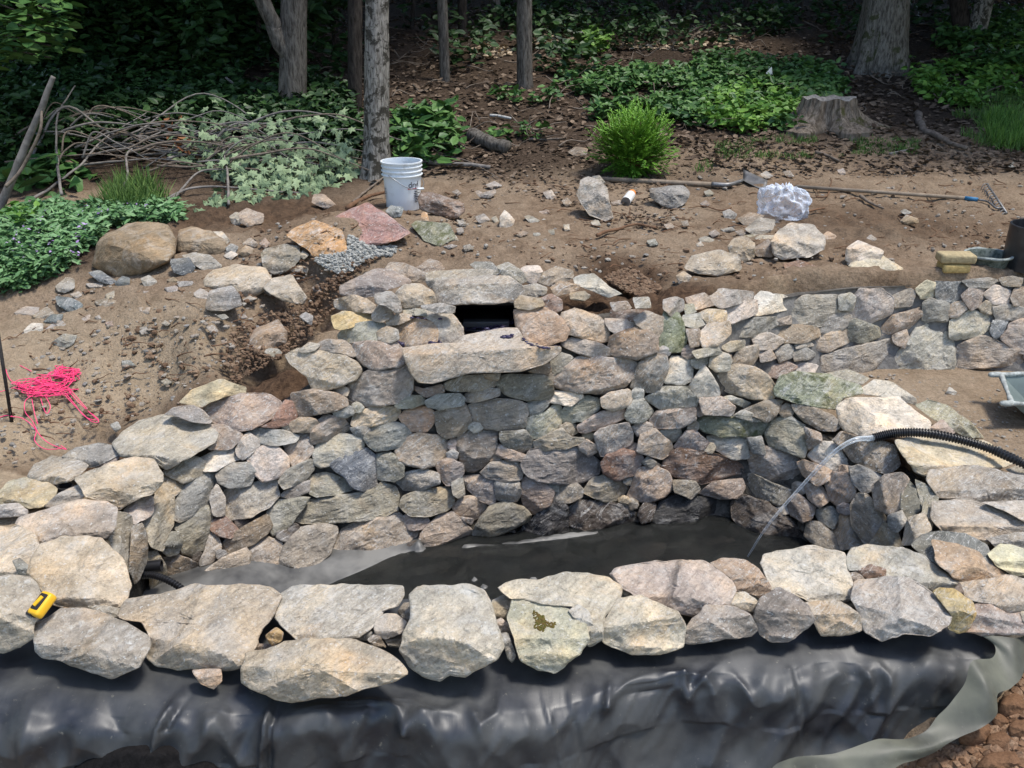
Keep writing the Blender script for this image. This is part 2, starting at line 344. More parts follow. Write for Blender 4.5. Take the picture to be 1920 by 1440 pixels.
# ------------------------------------------------------------------ stones
PAL=dict(w=(.46,.44,.41),W=(.46,.43,.375),C=(.50,.425,.31),c=(.46,.39,.27),T=(.37,.32,.25),t=(.35,.295,.23),y=(.42,.34,.20),Y=(.50,.47,.33),o=(.40,.285,.19),O=(.40,.27,.165),
 p=(.305,.25,.212),P=(.42,.37,.32),g=(.30,.285,.262),G=(.34,.325,.31),b=(.245,.255,.255),s=(.135,.16,.19),n=(.255,.25,.212),N=(.33,.32,.265),m=(.17,.172,.15),k=(.255,.208,.168),
 r=(.27,.165,.12),q=(.185,.118,.095),v=(.265,.245,.235),V=(.31,.205,.20),x=(.235,.225,.175),D=(.022,.024,.027),d=(.075,.058,.048),A=(.215,.235,.185),L=(.32,.235,.155),M=(.34,.33,.275))
ctlA=[(285,1110,3.12),(340,1105,3.2),(470,1095,3.25),(620,1055,3.38),(780,1028,3.5),(885,1008,3.59),(1060,998,3.64),(1200,985,3.70),(1370,985,3.70),(1500,1020,3.52),(1560,1030,3.40),
 (1650,1000,3.2),(1700,960,3.05),(1740,1000,2.88),(1720,900,3.22),(1640,880,3.45),(1560,850,3.66),(1690,830,3.45),(1740,930,3.15),(1420,690,3.98),(1600,790,3.72),
 (1200,590,4.02),(1300,640,4.0),(1350,580,4.15),(1060,600,3.98),(905,700,3.84),(905,600,3.95),(760,640,3.88),(690,600,3.98),(600,680,3.85),(520,720,3.78),(430,780,3.67),(340,850,3.5),(250,910,3.25),(230,980,3.0),(230,1080,2.8),
 (1060,800,3.78),(700,850,3.66),(400,950,3.4),(1400,850,3.86),(1200,540,4.1),(650,570,4.1),(1540,730,3.9)]
SA=TPS([(a,b) for a,b,c in ctlA],[c for a,b,c in ctlA],3e-3,.01)
ctlR=[(1290,600,4.1),(1300,540,4.25),(1400,600,4.42),(1400,690,4.35),(1500,540,4.72),(1500,690,4.52),(1560,690,4.6),(1920,695,4.62),(1920,520,4.82),(1600,540,4.76),(1750,600,4.76),(2050,600,4.80)]
SR=TPS([(a,b) for a,b,c in ctlR],[c for a,b,c in ctlR],3e-3,.01)
ctlT=[(640,600,4.1),(690,560,4.2),(700,510,4.6),(790,500,4.8),(895,565,4.08),(830,440,5.2),(1060,520,4.6),(1150,555,4.35),(1210,560,4.3),(1060,590,4.0),(1180,510,4.8),(960,500,4.7),(760,575,4.05)]
ST=TPS([(a,b) for a,b,c in ctlT],[c for a,b,c in ctlT],3e-3,.01)
def surf_t(S,px):
    r=rays(px); return S(px)/r[:,1]
def surf_n(S,c):
    q=np.array([c,(c[0]+12,c[1]),(c[0],c[1]+12)]); t=surf_t(S,q); p=CAM+rays(q)*t[:,None]; n=np.cross(p[1]-p[0],p[2]-p[0]); n/=np.linalg.norm(n)
    if n.dot(CAM-p[0])<0: n=-n
    return n,p[0]
def outline(poly,n,rs,rough,grow=3.0):
    P=np.asarray(poly,float); a=.06; Q=[]
    for i in range(len(P)):
        p,q=P[i],P[(i+1)%len(P)]; Q+= [p+(q-p)*a,q-(q-p)*a]
    Q=np.array(Q); Q=Q+(Q-P.mean(0))*grow/np.maximum(np.linalg.norm(Q-P.mean(0),axis=1),1)[:,None]; Qc=np.vstack([Q,Q[:1]]); d=np.r_[0,np.cumsum(np.linalg.norm(np.diff(Qc,axis=0),axis=1))]
    t=np.linspace(0,d[-1],n,endpoint=False); O=np.stack([np.interp(t,d,Qc[:,0]),np.interp(t,d,Qc[:,1])],1)
    c=O.mean(0); rad=np.linalg.norm(O-c,axis=1); size=rad.mean(); ph=rs.uniform(0,99)
    nz=fbm(np.stack([O[:,0]/size*2.5+ph,O[:,1]/size*2.5,np.full(n,ph)],1),3,3,.6)
    return c+(O-c)*(1+rough*nz[:,None]*size/np.maximum(rad,size*.6)[:,None])
def stone(name,poly,mode,ck,ridge,parent=None,seed=0,mat_=None,thick=None,soft=None,rough=.042,bev=6,jit=1.,fwd=0.,calm=1.):
    rs=np.random.RandomState(seed+11); P0=np.asarray(poly,float); per=np.linalg.norm(np.diff(np.vstack([P0,P0[:1]]),axis=0),axis=1).sum()
    n=int(np.clip(per/5,22,110)); O=outline(poly,n,rs,rough); x0,y0=O.min(0); x1,y1=O.max(0)
    a=O; b=np.roll(O,-1,0); cr=a[:,0]*b[:,1]-b[:,0]*a[:,1]; A=cr.sum()/2; c=np.array([((a[:,0]+b[:,0])*cr).sum(),((a[:,1]+b[:,1])*cr).sum()])/(6*A)
    if A<0: O=O[::-1]
    size=math.sqrt(abs(A)); nr=int(np.clip(size/5.5,5,18))
    ks=1-np.linspace(0,1,nr+1)[:-1]**1.5*.98; ks=np.r_[1,.985,.955,ks[1:]*.96] if nr>5 else np.r_[1,.97,ks[1:]*.95]
    ks=np.unique(ks)[::-1]; Q=(c+(O-c)[None]*ks[:,None,None]); Qf=np.vstack([Q.reshape(-1,2),c[None]])
    r=rays(Qf); rl=r; pl=[]
    cy=y0+ridge*(y1-y0)
    def plane_t(p,nn): 
        den=rl@nn; den=np.minimum(den,-.06); return ((p-CAM)@nn)/den
    if mode in ('W','R'):
        S=SA if mode=='W' else SR
        nn,p=surf_n(S,c); dist=(p-CAM)@np.array([0,cp,-sp_]); ms=size*dist/F
        nn=nn+rs.normal(size=3)*(.16*min(1,.13/ms) if mode=='W' else .05)*jit; nn/=np.linalg.norm(nn); p=p+nn*(fwd+rs.uniform(-.012,.03)*(1 if mode=='W' else .4)*jit)
        vd=CAM-p; vd/=np.linalg.norm(vd)
        if nn@vd<.55: nn=nn+vd*(.55-nn@vd)*1.3; nn/=np.linalg.norm(nn)
        pl.append((p,nn)); 
        if ridge>.15:
            rp=CAM+rays((c[0],cy))[0]*plane_at(p,nn,(c[0],cy)); up=np.array([rs.normal()*.12,-.55,1.]) if jit else np.array([0,-.22,1.]); pl.append((rp,up/np.linalg.norm(up)))
    else:
        bot=O[np.argmax(O[:,1])]
        if mode=='G': t0=np.linalg.norm(ground([bot])[0]-CAM)/np.linalg.norm(rays(bot)[0])
        elif mode=='T': t0=surf_t(ST,[bot])[0]
        elif mode=='Y': t0=mode_val/rays(bot)[0][1]
        else: z=float(mode[1:] or 0); t0=(z-H)/rays(bot)[0][2]
        p=CAM+rays(bot)[0]*t0; dist=t0; ms=size*dist/F
        fn=np.array([rs.normal()*.14,-1,(.10 if mode[0]=='Z' else .25)+rs.uniform(-.04,.12)]); fn/=np.linalg.norm(fn)
        if ridge<1: pl.append((p,fn)); rp=CAM+rays((c[0],cy))[0]*plane_at(p,fn,(c[0],cy))
        else: rp=p
        if ridge>0.02:
            steep=.14 if p[1]<3.4 else (.55 if mode=='G' and ridge>=.75 else .34)
            up=np.array([rs.normal()*.06,-steep-rs.uniform(0,.08),1.]); pl.append((rp,up/np.linalg.norm(up)))
    ts=[plane_t(p_,n_) for p_,n_ in pl]; t=np.max(ts,0); tc=t[-1]
    main=pl[0][1] if mode in('W','R') else (pl[-1][1])
    # extra hewn facets
    for k in range(bev):
        an=rs.uniform(0,6.283); d2=np.array([math.cos(an),math.sin(an)]); q=c+d2*size*rs.uniform(.18,.42)
        tq=np.max([((p_-CAM)@n_)/min(rays(q)[0]@n_,-.06) for p_,n_ in pl]); pq=CAM+rays(q)[0]*tq
        dw=np.array([d2[0],d2[1]*sp_,-d2[1]*cp]); base_n=main*1.0
        fn2=base_n+dw*math.tan(R(rs.uniform(10,44))); fn2/=np.linalg.norm(fn2); t=np.maximum(t,plane_t(pq,fn2))
    cut=calm*min((.30 if mode in('W','R') else .20)*ms,.055)/max(r[-1]@r[-1],1)**.5; t0_=np.max(ts,0); dl=t-t0_; t=t0_+cut*(1-np.exp(-dl/cut)); t=np.minimum(t,tc+ms*.8)
    # rounded arris at the outline
    e=np.concatenate([np.repeat(1-ks,n)*size*.5,[size*.5]])*dist/F; rr=ms*(soft if soft else .055)
    rr=max(rr,.006); q=np.clip(e/rr,0,1); t=t+rr*.9*(1-np.sqrt(1-(1-q)**2))
    W=CAM+r*t[:,None]; s0=rs.uniform(0,50)
    d=fbm(W*(2.2/ms)*.6+s0,4,seed%97,.6)*ms*.030-np.abs(fbm(W*(4.5/ms)+s0,3,seed%53,.6))*ms*.020+fbm(W*np.array([1,1,4.])*26+s0,2,5)*.0018
    qs=fbm(W*(1.5/ms)*np.array([1,1,1.6])+s0,3,seed%41,.6)*3.; fl=np.floor(qs); st_=fl+smooth(.35,.65,qs-fl); d=d+ms*.030*(st_-qs*.5)*(.75 if mode[0] in 'ZT' else .7 if mode in('W','R') else 1.1)
    rid=1-np.abs(fbm(W*(1.6/ms)+s0,2,seed%31)); d=d-rid*rid*ms*.018
    d=d*calm; fade=np.clip(e/(rr*.5+1e-9),.25,1); W=W+r/np.linalg.norm(r,axis=1)[:,None]*(-d*fade)[:,None]
    th=thick or float(np.clip(ms*.55,.03,.20)); bd=-main if mode in('W','R') else np.array([0,.35,-1.]); bd=bd/np.linalg.norm(bd)
    ring=W[:n]; cw=W[-1]; rvec=r[:n]/np.linalg.norm(r[:n],axis=1)[:,None]
    b1=ring+rvec*th*.35; ctr=b1.mean(0); b1=ctr+(b1-ctr)*.95; b2=ring+rvec*th*.8; b2=ctr+rvec.mean(0)*th*.5+(b2-ctr-rvec.mean(0)*th*.5)*.72
    V=np.vstack([W,b1,b2,(b2.mean(0)+rvec.mean(0)*th*.1)[None]]); nk=len(ks); Fc=grid_faces(nk,n,True).tolist(); o=(nk-1)*n; cidx=nk*n
    Fc+=[[o+i,o+(i+1)%n,cidx] for i in range(n)]; B1=cidx+1; B2=B1+n; C2=B2+n
    Fc+=[[(i+1)%n,i,B1+i,B1+(i+1)%n] for i in range(n)]+[[B1+(i+1)%n,B1+i,B2+i,B2+(i+1)%n] for i in range(n)]+[[B2+(i+1)%n,B2+i,C2] for i in range(n)]
    f=Fc[0]; nn_=np.cross(V[f[1]]-V[f[0]],V[f[2]]-V[f[0]]); i0=Fc[len(Fc)//3]
    cc=np.cross(V[Fc[nk*n-n-1][1]]-V[Fc[nk*n-n-1][0]],V[Fc[nk*n-n-1][2]]-V[Fc[nk*n-n-1][0]])
    if cc.dot(CAM-cw)<0: Fc=[q[::-1] for q in Fc]
    mm=mat_ or (M['granite'] if ck=='O' else M['wet'] if ck in 'DdxV'[:3] else M['mossy'] if ck in 'A' else M['granite'] if ck in 'WwPG' else M['smooth'] if ck in 'yYLc' else M['rock'])
    ob=mesh(name,V,Fc,mm,parent,sharp=30)
    pc_=np.array(PAL[ck]); pc_=pc_*(.62 if ck not in 'OVyAs' else 1)+pc_.mean()*(.38 if ck not in 'OVyAs' else 0); col=pc_*(1.17 if mode in('W','R') else 1.)*np.array([1.10,1.,.86])*rs.uniform(.86,1.14)*(1+rs.normal(size=3)*.02); ob.color=(*col,1)
    return ob
#
def plane_at(p,nn,px):
    r=rays(px)[0]; return ((p-CAM)@nn)/min(r@nn,-.06)
DATA="""T g .6 638,537 660,525 703,507 727,505 767,523 770,530 733,540 703,553 670,557 640,553
T t .7 723,503 733,492 760,495 780,505 801,512 801,528 773,527 747,515
T t .5 780,503 807,487 823,493 832,503 803,518
W p .3 627,563 660,555 687,560 703,573 698,587 660,583 630,578
W y .4 622,593 643,585 687,587 698,590 693,603 643,617 627,615
W t .3 698,590 717,563 733,577 737,593 717,603 700,600
T g .3 703,553 733,547 747,563 753,583 743,588 727,573 707,570
T t .4 742,550 757,535 787,533 810,547 817,567 800,573 760,577 747,565
W n .5 753,577 793,580 800,592 760,590
T b .4 790,573 827,570 852,575 850,587 820,585 793,578
W n .3 635,627 653,610 693,603 720,607 727,623 700,640 660,643 638,638
W n .3 707,623 727,612 745,620 747,637 730,642 710,637
W p .5 725,600 747,590 767,590 773,597 747,607 727,610
W o .35 735,610 767,597 807,603 820,620 818,640 793,647 757,648 743,633
W g .4 780,583 800,580 843,587 867,613 868,644 840,642 820,637 817,607 793,593
T b .4 883,497 893,492 920,493 940,510 927,518 897,507
T g .4 933,500 953,493 980,510 987,527 973,532 943,517
T w .3 973,508 985,500 1010,499 1016,510 1003,532 987,527
T p .4 1017,512 1043,502 1070,507 1075,520 1040,537 1010,530
T w .6 1075,523 1093,515 1113,515 1140,537 1165,550 1140,557 1110,543 1080,533
T o .4 1033,540 1050,528 1087,535 1083,543 1043,555
T g .4 978,538 1003,533 1025,540 1020,553 993,558 980,550
T p .4 1070,550 1093,547 1107,555 1093,563 1070,560
T r .3 1015,560 1033,552 1052,563 1053,580 1040,585 1017,573
T p .5 965,567 977,555 1013,560 1020,573 990,580 967,577
W o .3 965,583 993,575 1027,578 1053,597 1066,617 1060,637 1020,649 980,637 968,610
W t .35 1053,587 1080,580 1120,593 1140,607 1144,637 1127,642 1087,630 1067,627 1063,607 1053,597
W g .4 1133,597 1173,600 1192,607 1180,622 1157,625 1143,617
W g .4 1053,640 1073,633 1120,643 1143,653 1142,667 1107,667 1080,660 1055,650
W p .3 590,648 613,637 647,640 668,658 663,670 633,660 600,658
W p .3 660,643 687,640 742,640 757,657 759,682 747,688 700,693 677,680 667,667
W t .45 535,667 560,653 597,658 640,662 670,680 677,693 667,713 607,734 587,730 580,707 545,683
W g .4 587,657 600,647 580,643 560,657 567,661
W p .2 646,730 673,707 693,695 740,692 757,683 774,707 774,730 760,750 720,761 677,760 653,750
W p .2 547,737 587,732 627,737 650,747 652,760 633,770 580,780 560,781 547,760
W n .3 740,760 767,742 793,743 797,757 773,763 750,767
W k .3 778,723 793,730 827,720 833,737 798,743 780,733
W k .3 833,720 860,707 910,702 930,713 927,725 893,733 853,734 835,730
W m .2 933,707 960,702 1020,703 1033,713 1037,737 1027,750 987,750 947,740 933,723
W k .3 907,702 937,700 933,713 913,710
W b .3 797,752 820,740 860,738 871,747 868,760 827,766 803,763
W p .3 872,738 910,730 935,728 937,742 893,753 873,753
W k .3 990,697 1027,680 1033,693 1027,702
W g .3 1033,680 1050,662 1075,670 1060,690 1040,701 1035,693
W p .2 1038,717 1053,697 1080,670 1107,668 1160,670 1194,680 1193,703 1173,723 1140,737 1080,736 1043,727
W w .4 1030,740 1040,733 1090,737 1092,745 1070,760 1032,755
W b .3 990,753 1027,752 1028,760 1010,778 990,780
W n .2 878,760 897,752 953,748 988,757 988,777 983,803 943,807 903,803 885,787
W k .2 817,773 843,763 873,758 881,780 882,800 860,817 837,821 820,810
W o .3 747,783 760,770 793,762 816,773 815,790 800,808 767,808 760,797
W t .3 658,797 667,773 700,765 747,762 750,773 740,790 693,799 667,800
W b .3 625,775 643,763 661,762 662,777 647,782 630,780
W p .2 583,817 593,790 610,778 643,785 656,803 637,820 597,830 585,833
W t .3 540,793 560,787 577,783 593,788 599,808 580,810 550,810
W b .3 656,803 687,799 694,807 687,820 667,815
W b .3 683,823 693,802 740,793 757,797 772,813 773,830 747,839 707,846 693,837
W g .4 588,850 597,827 637,813 677,817 683,830 677,850 643,867 603,877 590,870
W n .2 1052,773 1073,750 1103,742 1124,750 1123,767 1100,787 1067,793 1053,790
W n .2 988,810 990,783 1020,775 1037,760 1051,763 1052,793 1040,810 1010,823 992,817
W t .3 1127,747 1143,737 1177,730 1184,740 1182,760 1150,771 1130,763
W p .2 1083,797 1127,773 1171,768 1174,783 1143,797 1100,812 1087,810
W t .2 1050,800 1063,793 1083,798 1082,810 1070,818 1053,810
W v .1 1116,817 1127,803 1177,792 1185,807 1184,833 1140,854 1127,854 1120,837
W m .2 937,810 983,807 997,823 1002,843 967,848 953,847 938,823
W n .3 1002,827 1027,817 1053,803 1070,820 1095,820 1093,830 1060,840 1013,846 1005,840
W k .35 857,823 870,810 903,806 931,810 932,837 927,853 907,873 890,886 870,880 862,857
W p .1 742,847 760,823 787,813 827,817 842,830 840,850 823,870 793,877 763,873 747,863
W w .2 838,850 850,843 858,850 855,860 842,860
W t .2 931,853 937,833 957,845 984,852 982,863 953,863
W t .1 1085,837 1100,825 1117,835 1119,847 1103,854 1090,845
W v .2 976,870 993,843 1043,838 1083,837 1110,853 1127,870 1120,890 1093,903 1053,909 1010,902 983,887
W s .1 617,872 647,853 687,840 704,857 707,913 682,922 663,913 643,893
W n .2 706,853 733,848 756,870 756,893 740,902 709,898
W b .3 741,903 760,887 793,880 822,887 825,907 790,919 757,919
W v .2 817,870 837,860 867,870 869,887 850,907 837,909 825,893
W n .3 900,887 920,867 967,863 979,880 977,900 943,903 913,896
W g .2 847,907 867,893 871,927 860,933 850,927
W v .2 870,893 900,892 925,902 929,923 927,949 900,937 877,917
W g .2 928,903 973,903 977,927 967,940 933,937
W p .2 978,903 987,893 1023,910 1039,923 1030,947 1000,964 983,953 978,933
W b .2 1020,903 1033,903 1047,910 1046,923 1033,917
W n .2 1039,930 1047,913 1083,908 1094,920 1089,933 1067,942 1043,940
W t .3 1094,923 1110,897 1133,892 1153,900 1181,913 1177,930 1147,940 1120,937
W n .4 749,950 757,930 787,920 840,912 851,923 851,943 837,957 800,967 770,967
W n .2 578,923 580,893 613,887 643,897 662,917 633,927 593,931
W n .2 551,977 577,937 610,930 657,927 700,917 713,903 740,913 750,930 747,957 717,970 667,977 610,981 567,982
W p .2 755,970 767,962 800,968 804,977 790,993 767,994
W t .3 848,950 867,933 887,930 912,950 907,967 883,974 853,963
W k .2 860,968 887,973 883,983 870,977
W x .2 883,1000 900,973 917,950 950,942 980,950 994,967 987,980 947,997 897,1016 888,1010
W D .1 973,997 993,977 1037,938 1064,950 1064,999 1020,1002
W d .2 1063,983 1067,950 1087,938 1133,940 1167,947 1191,960 1192,977 1167,993 1117,999 1083,993
W p .3 782,1020 793,997 820,967 847,960 867,977 884,997 884,1010 847,1026 793,1029
W t .2 616,1033 640,993 667,978 713,970 747,960 767,980 786,997 773,1017 733,1044 687,1051 633,1059 620,1050
W p .2 524,1053 533,1023 557,993 593,982 631,987 634,1000 617,1037 580,1071 557,1067
W c .6 337,755 363,730 417,712 461,727 461,740 423,742 380,762
W k .5 392,797 423,798 454,813 451,823 433,841 393,843 386,837 407,817
W g .3 442,843 457,817 467,812 491,830 480,843 457,862 448,857
W b .4 467,810 483,803 533,807 561,817 553,829 520,834 490,832
W t .4 529,803 563,783 593,787 599,807 567,810 540,808
W b .5 310,778 327,765 360,762 380,770 397,787 393,794 360,790 333,780
W p .4 377,773 400,753 450,740 497,738 527,753 524,777 500,790 473,804 447,807 413,797 393,787
W r .2 490,800 513,787 533,752 547,753 556,780 547,793 520,801
W w .4 373,860 410,843 443,838 457,850 453,860 430,867 407,882 383,884
W n .4 304,887 330,860 367,858 384,865 381,887 353,902 343,906
W b .3 406,890 433,870 467,867 481,887 467,911 433,916 410,904
W P .2 463,857 493,837 520,837 541,857 541,877 520,897 490,902 480,890 467,867
W p .2 533,833 560,813 580,813 587,847 567,871 550,877 540,853
W g .3 521,903 540,880 583,860 589,880 567,903 533,917
W g .3 523,930 547,913 580,900 579,923 547,934
W n .4 501,963 520,940 557,932 582,933 563,960 547,977 533,997 513,1004 503,990
W g .3 413,930 427,917 467,910 500,898 519,900 524,930 507,947 473,967 430,976 419,957
W b .2 326,957 333,930 353,907 387,887 407,887 409,907 394,947 367,963 337,979 325,973
W g .2 393,933 407,907 421,933 422,967 400,967
W t .5 283,930 307,890 333,897 346,913 327,930 300,947 286,943
W P .4 233,957 260,937 285,930 287,957 280,967 253,982 246,977
W n .2 266,983 287,950 327,933 324,983 314,1003 306,1033 283,1023
W n .3 323,983 333,980 390,947 397,967 396,997 387,1027 360,1042 340,1037 340,1010
W n .2 304,1033 320,1000 337,997 342,1017 334,1037 317,1042
W p .2 373,1053 383,1037 393,1000 407,1002 414,1027 400,1053 377,1061
W r .3 396,993 397,977 423,970 447,993 433,1009 410,1004
W k .3 416,1023 427,1007 467,983 500,963 511,987 500,1003 467,1023 433,1042 420,1033
W t .2 376,1077 417,1047 460,1028 469,1040 467,1067 433,1100 383,1097
W p .3 463,1027 500,1007 527,1017 534,1037 520,1060 470,1089 461,1083 470,1053
W k .2 306,1047 333,1040 370,1057 372,1077 353,1097 320,1097 309,1073
W k .2 276,1037 293,1033 310,1060 314,1100 283,1114
W k .2 360,1070 375,1077 382,1100 353,1100
W n .3 199,993 220,960 247,967 251,1000 240,1033 247,1067 233,1077 213,1033
W n .2 246,990 267,983 277,1007 274,1050 263,1083 253,1094 243,1067
Z.03 N .75 212,832 233,810 267,790 307,780 353,780 393,797 407,813 400,830 363,853 313,879 300,873 287,860 253,857 230,857
Z0 T .55 160,930 143,897 180,880 213,867 247,860 287,863 304,887 302,907 283,927 260,933 223,956 217,947 190,938
Z.0 W .75 30,983 37,970 100,953 150,938 200,940 219,953 217,987 197,1010 150,1007 110,1020 77,1020 63,1000 43,990
Z.0 C .8 55,1077 60,1047 80,1020 120,1007 193,1008 213,1033 233,1057 244,1100 230,1133 200,1147 150,1143 110,1137 83,1117 70,1093
Z-.02 C .8 -20,1000 0,990 33,987 63,1003 72,1023 67,1053 53,1080 20,1083 -17,1077
Z-.02 T .8 -13,933 20,903 47,897 83,900 107,917 103,930 77,950 53,952 27,940 -10,948
Z-.03 w .4 -20,947 33,945 52,958 47,967 -17,971
Z.0 N .7 52,893 67,870 100,857 143,860 166,873 150,890 133,900 107,907 83,900 57,900
Z.02 b .7 117,857 143,840 187,833 220,837 229,850 207,860 180,873 163,874 143,860
Z.0 g .5 173,871 200,860 228,853 213,867 187,881
Z.0 w .5 83,950 110,927 157,905 166,923 140,943 100,952
Z-.02 g .4 53,1087 67,1085 74,1103 72,1114 57,1103
Z-.02 W .5 -20,1087 20,1077 57,1083 67,1093 80,1117 83,1150 64,1167 64,1193 33,1213 10,1224 -20,1220
Z.04 b .6 25,1053 38,1048 54,1063 53,1077 37,1077
Z-.03 G .6 63,1173 87,1160 117,1142 147,1140 187,1147 233,1167 277,1193 279,1213 260,1250 220,1267 200,1269 167,1257 133,1247 107,1237 83,1233 70,1220
Z-.0 n .5 167,1134 200,1137 227,1142 220,1157 193,1157 167,1147
Z-.03 T .75 223,1157 240,1123 300,1113 367,1100 450,1098 507,1103 531,1117 518,1147 493,1177 467,1223 450,1247 427,1254 333,1256 293,1247 273,1230 278,1193 267,1167 240,1163
Z-.05 o .4 360,1257 413,1255 414,1277 400,1291 377,1280
Z.0 W .85 518,1160 527,1117 550,1098 640,1097 756,1098 757,1117 747,1137 720,1147 710,1167 667,1193 617,1203 560,1206 533,1177
Z-.03 T .5 453,1250 463,1223 500,1218 533,1207 583,1200 650,1197 683,1207 717,1220 750,1240 766,1263 733,1280 683,1290 650,1303 550,1314 520,1310 467,1290 453,1280
Z.0 y .3 499,1193 517,1178 530,1187 527,1200 510,1209
Z-.03 k .4 467,1223 483,1208 513,1210 500,1218
Z.0 k .4 747,1148 757,1133 773,1130 773,1160 763,1168
Z.0 P .6 702,1180 707,1163 722,1153 740,1153 763,1167 750,1187 722,1197 707,1190
Z-.02 k .4 690,1200 707,1187 723,1213 703,1210
Z-.03 v .4 722,1198 752,1192 747,1213 730,1210
Z-.02 g .4 647,1187 660,1175 687,1178 700,1190 690,1200 653,1197
Z-.03 W .58 748,1220 760,1187 773,1160 768,1120 783,1100 827,1097 880,1096 907,1107 923,1147 934,1187 942,1213 933,1237 897,1254 873,1267 843,1262 827,1274 797,1267 767,1247
Z.0 c .5 923,1127 947,1117 962,1127 957,1150 947,1164 928,1157
Z-.0 P .4 928,1167 940,1160 962,1177 960,1189 933,1183
Z-.03 g .3 939,1190 953,1188 966,1227 960,1241 952,1233
Z-.03 M .55 950,1160 963,1123 987,1120 1023,1133 1067,1147 1097,1173 1104,1200 1087,1223 1057,1250 1040,1262 1007,1253 977,1237 968,1200
Z.0 P .7 936,1103 950,1093 980,1085 1007,1088 1057,1077 1107,1075 1140,1082 1164,1100 1160,1127 1133,1153 1131,1200 1100,1214 1107,1160 1073,1137 1023,1133 973,1120 960,1124
Z.02 w .4 1067,1147 1083,1133 1103,1147 1114,1177 1107,1194 1097,1180
Z-.03 W .45 1131,1193 1133,1167 1160,1123 1200,1118 1240,1137 1270,1147 1284,1173 1280,1213 1240,1224 1187,1227 1150,1214 1133,1203
Z.0 P .62 1143,1077 1157,1065 1200,1056 1280,1049 1320,1051 1370,1088 1379,1107 1368,1132 1325,1162 1290,1155 1250,1140 1200,1125 1170,1105
Z-.0 n .5 1163,1100 1200,1112 1205,1125 1170,1115
Z.0 o .5 1334,1057 1353,1047 1397,1050 1420,1067 1440,1093 1447,1108 1423,1121 1397,1113 1380,1107 1373,1083 1347,1067
Z.0 W .8 1424,1057 1433,1040 1480,1030 1527,1025 1547,1032 1583,1037 1591,1057 1587,1070 1597,1093 1597,1120 1573,1131 1520,1127 1497,1117 1467,1107 1447,1107 1437,1080
Z.01 W .5 1366,1133 1377,1113 1397,1112 1413,1123 1427,1137 1413,1147 1390,1143
Z-.02 g .5 1398,1147 1413,1147 1417,1160 1403,1157
Z-.03 g .35 1283,1206 1283,1187 1300,1160 1317,1150 1323,1137 1373,1137 1403,1150 1422,1180 1407,1193 1363,1197 1300,1207
Z-.03 v .45 1414,1157 1427,1123 1460,1102 1493,1120 1513,1137 1527,1163 1513,1177 1480,1201 1447,1202 1427,1190
Z-.03 T .4 1511,1130 1533,1128 1573,1127 1610,1150 1614,1180 1593,1190 1540,1192 1527,1167 1513,1150
Z-.03 G .6 1598,1123 1605,1090 1667,1082 1700,1083 1747,1113 1788,1153 1780,1171 1743,1191 1697,1187 1653,1201 1620,1181 1610,1147
Z.0 G .7 1589,1047 1600,1028 1633,1022 1697,1030 1730,1043 1763,1067 1801,1093 1790,1107 1747,1110 1723,1097 1697,1083 1627,1083 1610,1070 1592,1070
Z.03 r .4 1610,1070 1633,1060 1660,1067 1657,1083 1627,1086
Z-.0 p .4 1593,1077 1610,1072 1620,1087 1602,1107 1595,1100
Z.0 b .7 1709,1023 1730,1003 1763,996 1807,1003 1847,1023 1863,1053 1887,1077 1847,1087 1800,1085 1747,1053
Z.03 o .65 1747,1012 1797,1022 1833,1037 1853,1057 1890,1080 1847,1089 1800,1086 1787,1081 1757,1053
Z-.02 y .5 1749,1110 1763,1103 1790,1107 1820,1127 1829,1150 1813,1181 1797,1186 1777,1177 1787,1153
Z.01 W .7 1799,1093 1847,1087 1897,1079 1943,1093 1943,1137 1890,1151 1863,1131 1830,1127 1810,1117
Z-.03 v .5 1810,1184 1830,1133 1863,1133 1887,1153 1933,1143 1947,1190 1847,1191
Z-.03 g .5 1913,1147 1973,1140 1980,1190 1933,1193
Z.02 Y .5 1853,1040 1877,1022 1900,1023 1933,1037 1947,1083 1900,1077 1873,1061
Z.0 k .5 1790,1107 1800,1093 1813,1117 1820,1127
Z.0 G .6 1744,880 1828,876 1891,888 1953,897 1958,942 1870,947 1808,934 1758,935 1740,901
Z-.02 P .6 1748,942 1808,936 1882,951 1932,959 1953,1022 1862,1018 1828,1006 1770,998 1748,972
Z.02 W .6 1841,942 1937,938 1953,997 1891,960
Z-.02 g .5 1849,1009 1953,992 1962,1034 1870,1027
Z.03 C .7 1678,826 1712,820 1803,822 1845,826 1903,868 1870,881 1820,876 1787,880 1741,898 1716,884 1695,855
W W .6 1569,763 1587,747 1645,747 1682,747 1716,772 1745,792 1738,809 1674,810 1620,818 1587,810 1572,788
Z.05 W .7 1613,730 1641,713 1674,718 1716,747 1717,760 1678,748 1620,739
W A .4 1452,730 1466,705 1495,699 1545,701 1612,722 1617,738 1578,747 1570,768 1537,764 1482,752 1453,743
Z.1 N .8 1541,701 1591,695 1629,709 1612,722 1570,713
Z-.0 N .6 1716,760 1745,751 1778,763 1820,792 1846,822 1803,818 1782,801 1749,785
W k .3 1561,826 1578,808 1612,822 1637,822 1675,834 1688,872 1662,889 1628,877 1599,864 1582,842
Z.02 t .5 1745,803 1766,788 1788,809 1782,820 1749,818
Z.0 g .5 1887,881 1920,870 1953,876 1953,905 1912,892
W k .3 1484,759 1512,759 1562,780 1579,797 1566,808 1537,805 1508,789 1491,772
W x .1 1434,813 1453,783 1482,780 1508,797 1517,826 1508,860 1478,848 1441,835
W k .3 1508,801 1537,813 1540,826 1516,843
W w .3 1513,855 1537,830 1570,828 1582,855 1594,868 1562,885 1537,872
W g .2 1400,847 1437,838 1491,855 1508,876 1500,901 1478,918 1445,906 1408,885
